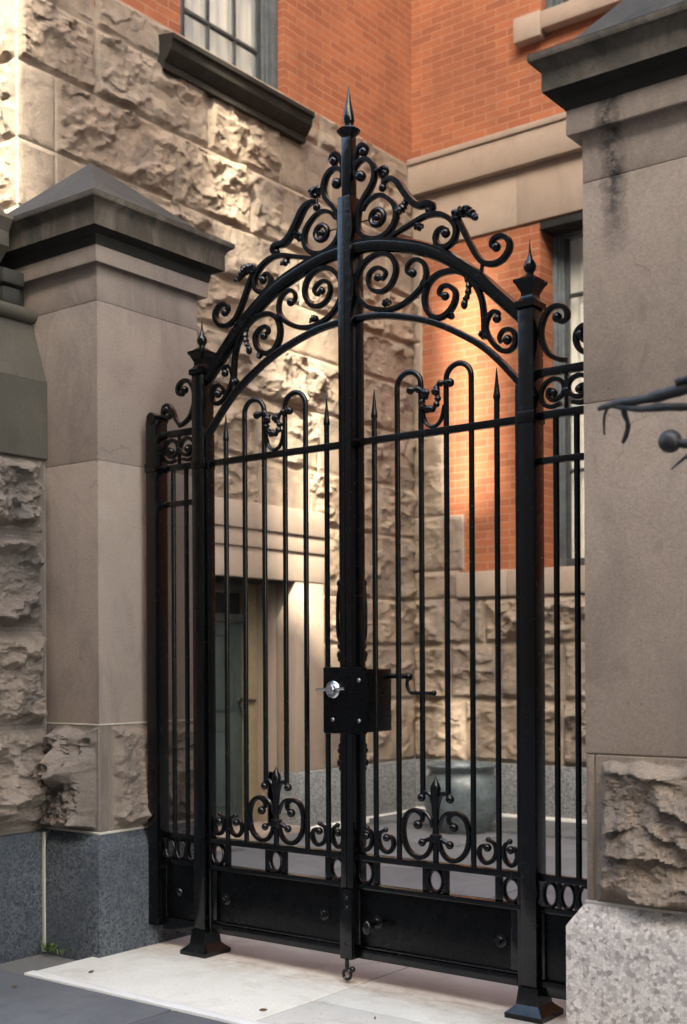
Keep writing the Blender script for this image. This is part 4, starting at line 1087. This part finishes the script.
# ------------------------------------------------------------------ buildings across the street (unseen behind the camera; heights and rooftop slots shaped to shade the gateway)
def unseen_opp_building(x0, x1, h, label, extra=()):
    t = thing('unseen_building', ((x0+x1)/2, -18, 0), label, 'building', 'unseen buildings across the street')
    yf = -14.
    mb = MB().box(x0, x1, yf - 9, yf, 0, h, .02)
    obj('wall', mb, M['opp'], t, smooth=False)
    mb = MB(); pb = MB()
    z = 1.2
    while z + 2.2 < h:
        x = x0 + .9
        while x + 1.1 < x1 - .5:
            mb.box(x - .1, x + 1.2, yf - .05, yf + .08, z - .15, z - .003); mb.box(x - .1, x + 1.2, yf - .05, yf + .06, z + 1.903, z + 2.1)
            pb.box(x, x + 1.1, yf - .05, yf + .02, z, z + 1.9); x += 2.3
        z += 3.2
    obj('window_trim', mb, M['smooth'], t, smooth=False); obj('window', pb, M['frame_dark'], t, smooth=False)
    if extra:
        e = MB()
        for a, b, z0, z1 in extra: e.box(a, b, yf - .12, yf - .005, z0, z1)
        obj('sun_slot_screen', e, M['opp'], t, smooth=False)  # unseen screen added on the roof; its slots shape the sun patches
    return t
HT = 20.9
ext = [(6.42, 7.44, HT, 29.5), (7.44, 7.76, HT, 23.6), (7.44, 7.76, 24.9, 29.5), (7.76, 7.90, HT, 29.5),
       (7.90, 8.46, HT, 21.7), (7.90, 8.46, 24.6, 29.5), (8.46, 9.46, HT, 29.5),
       (9.46, 9.98, HT, 22.0), (9.68, 9.98, 22.0, 24.2), (9.46, 9.68, 22.6, 24.2), (9.46, 9.98, 26.2, 29.5), (9.98, 17.0, HT, 29.5)]
unseen_opp_building(5.6, 17.0, HT, 'unseen tall brown block with an added sun-slot screen across the street', ext)
unseen_opp_building(-34., 5.55, 22.0, 'unseen long brown block across the street')
unseen_opp_building(17.05, 44., 21.0, 'unseen lowest brown block at the far end across the street')

t = thing('unseen_building', (9., 9., 0), 'unseen brown block added beyond the courtyard to cut the sky light', 'building')  # unseen mass added to narrow the sky light over the courtyard
obj('wall', MB().box(3.3, 16., 4.2, 16., 0, 19., .02), M['opp'], t, smooth=False)  # body of the added unseen block
obj('roof', MB().box(3.2, 16.1, 4.1, 16.1, 19.003, 19.3, .02), M['cap_dark'], t, smooth=False)  # top of the added unseen block
obj('brick_wall', MB().box(-22., HX - 1.602, HF + .02, HF + 8, 0, TOP, .02).box(HX - 1.6, HX - .8, HF + 1., HF + 8, ZB, TOP), M['brick_far'], house, smooth=False)  # unseen extension of the house, added to cut the sky light
# ------------------------------------------------------------------ light, sky, camera
EL = 38.0
sx, sy = .55, -.835
sun = bpy.data.lights.new('sun', 'SUN'); sun.energy = 2.1; sun.angle = R(.53); sun.color = (1., .94, .85)
so = bpy.data.objects.new('sun', sun); COL.objects.link(so)
dirv = Vector((-sx*math.cos(R(EL)), -sy*math.cos(R(EL)), -math.sin(R(EL)))).normalized()
so.rotation_euler = dirv.to_track_quat('-Z', 'Y').to_euler(); so.location = (10, -15, 30)
w = bpy.data.worlds.new('World'); scene.world = w; w.use_nodes = True
nt = w.node_tree; nt.nodes.clear()
sk = nt.nodes.new('ShaderNodeTexSky'); sk.sky_type = 'NISHITA'; sk.sun_disc = False
sk.sun_elevation = R(EL); sk.sun_rotation = math.atan2(sx, sy); sk.air_density = 1.0; sk.dust_density = 2.5; sk.ozone_density = .6
bg = nt.nodes.new('ShaderNodeBackground'); bg.inputs['Strength'].default_value = .12
wo = nt.nodes.new('ShaderNodeOutputWorld'); nt.links.new(sk.outputs[0], bg.inputs[0]); nt.links.new(bg.outputs[0], wo.inputs[0])

cam = bpy.data.cameras.new('camera'); co = bpy.data.objects.new('camera', cam); COL.objects.link(co)
co.location = (0, 0, EYE); co.rotation_euler = (Euler((R(90), 0, R(37.279))).to_matrix() @ Euler((0, 0, R(-.3))).to_matrix()).to_euler()
cam.sensor_fit = 'VERTICAL'; cam.sensor_height = 36; cam.sensor_width = 24.15; cam.lens = 1225/1024*36
cam.shift_y = (664 - 512)/1024; cam.clip_start = .05; cam.clip_end = 1000
cam.dof.use_dof = True; cam.dof.focus_distance = 4.75; cam.dof.aperture_fstop = 2.8
scene.camera = co
scene.view_settings.view_transform = 'Standard'; scene.view_settings.look = 'None'; scene.view_settings.gamma = 1
scene.view_settings.use_curve_mapping = False
scene.view_settings.exposure = 3.42
scene.view_settings.use_white_balance = True; scene.view_settings.white_balance_temperature = 7200; scene.view_settings.white_balance_tint = 3
scene.cycles.use_denoising = True
scene.cycles.max_bounces = 8
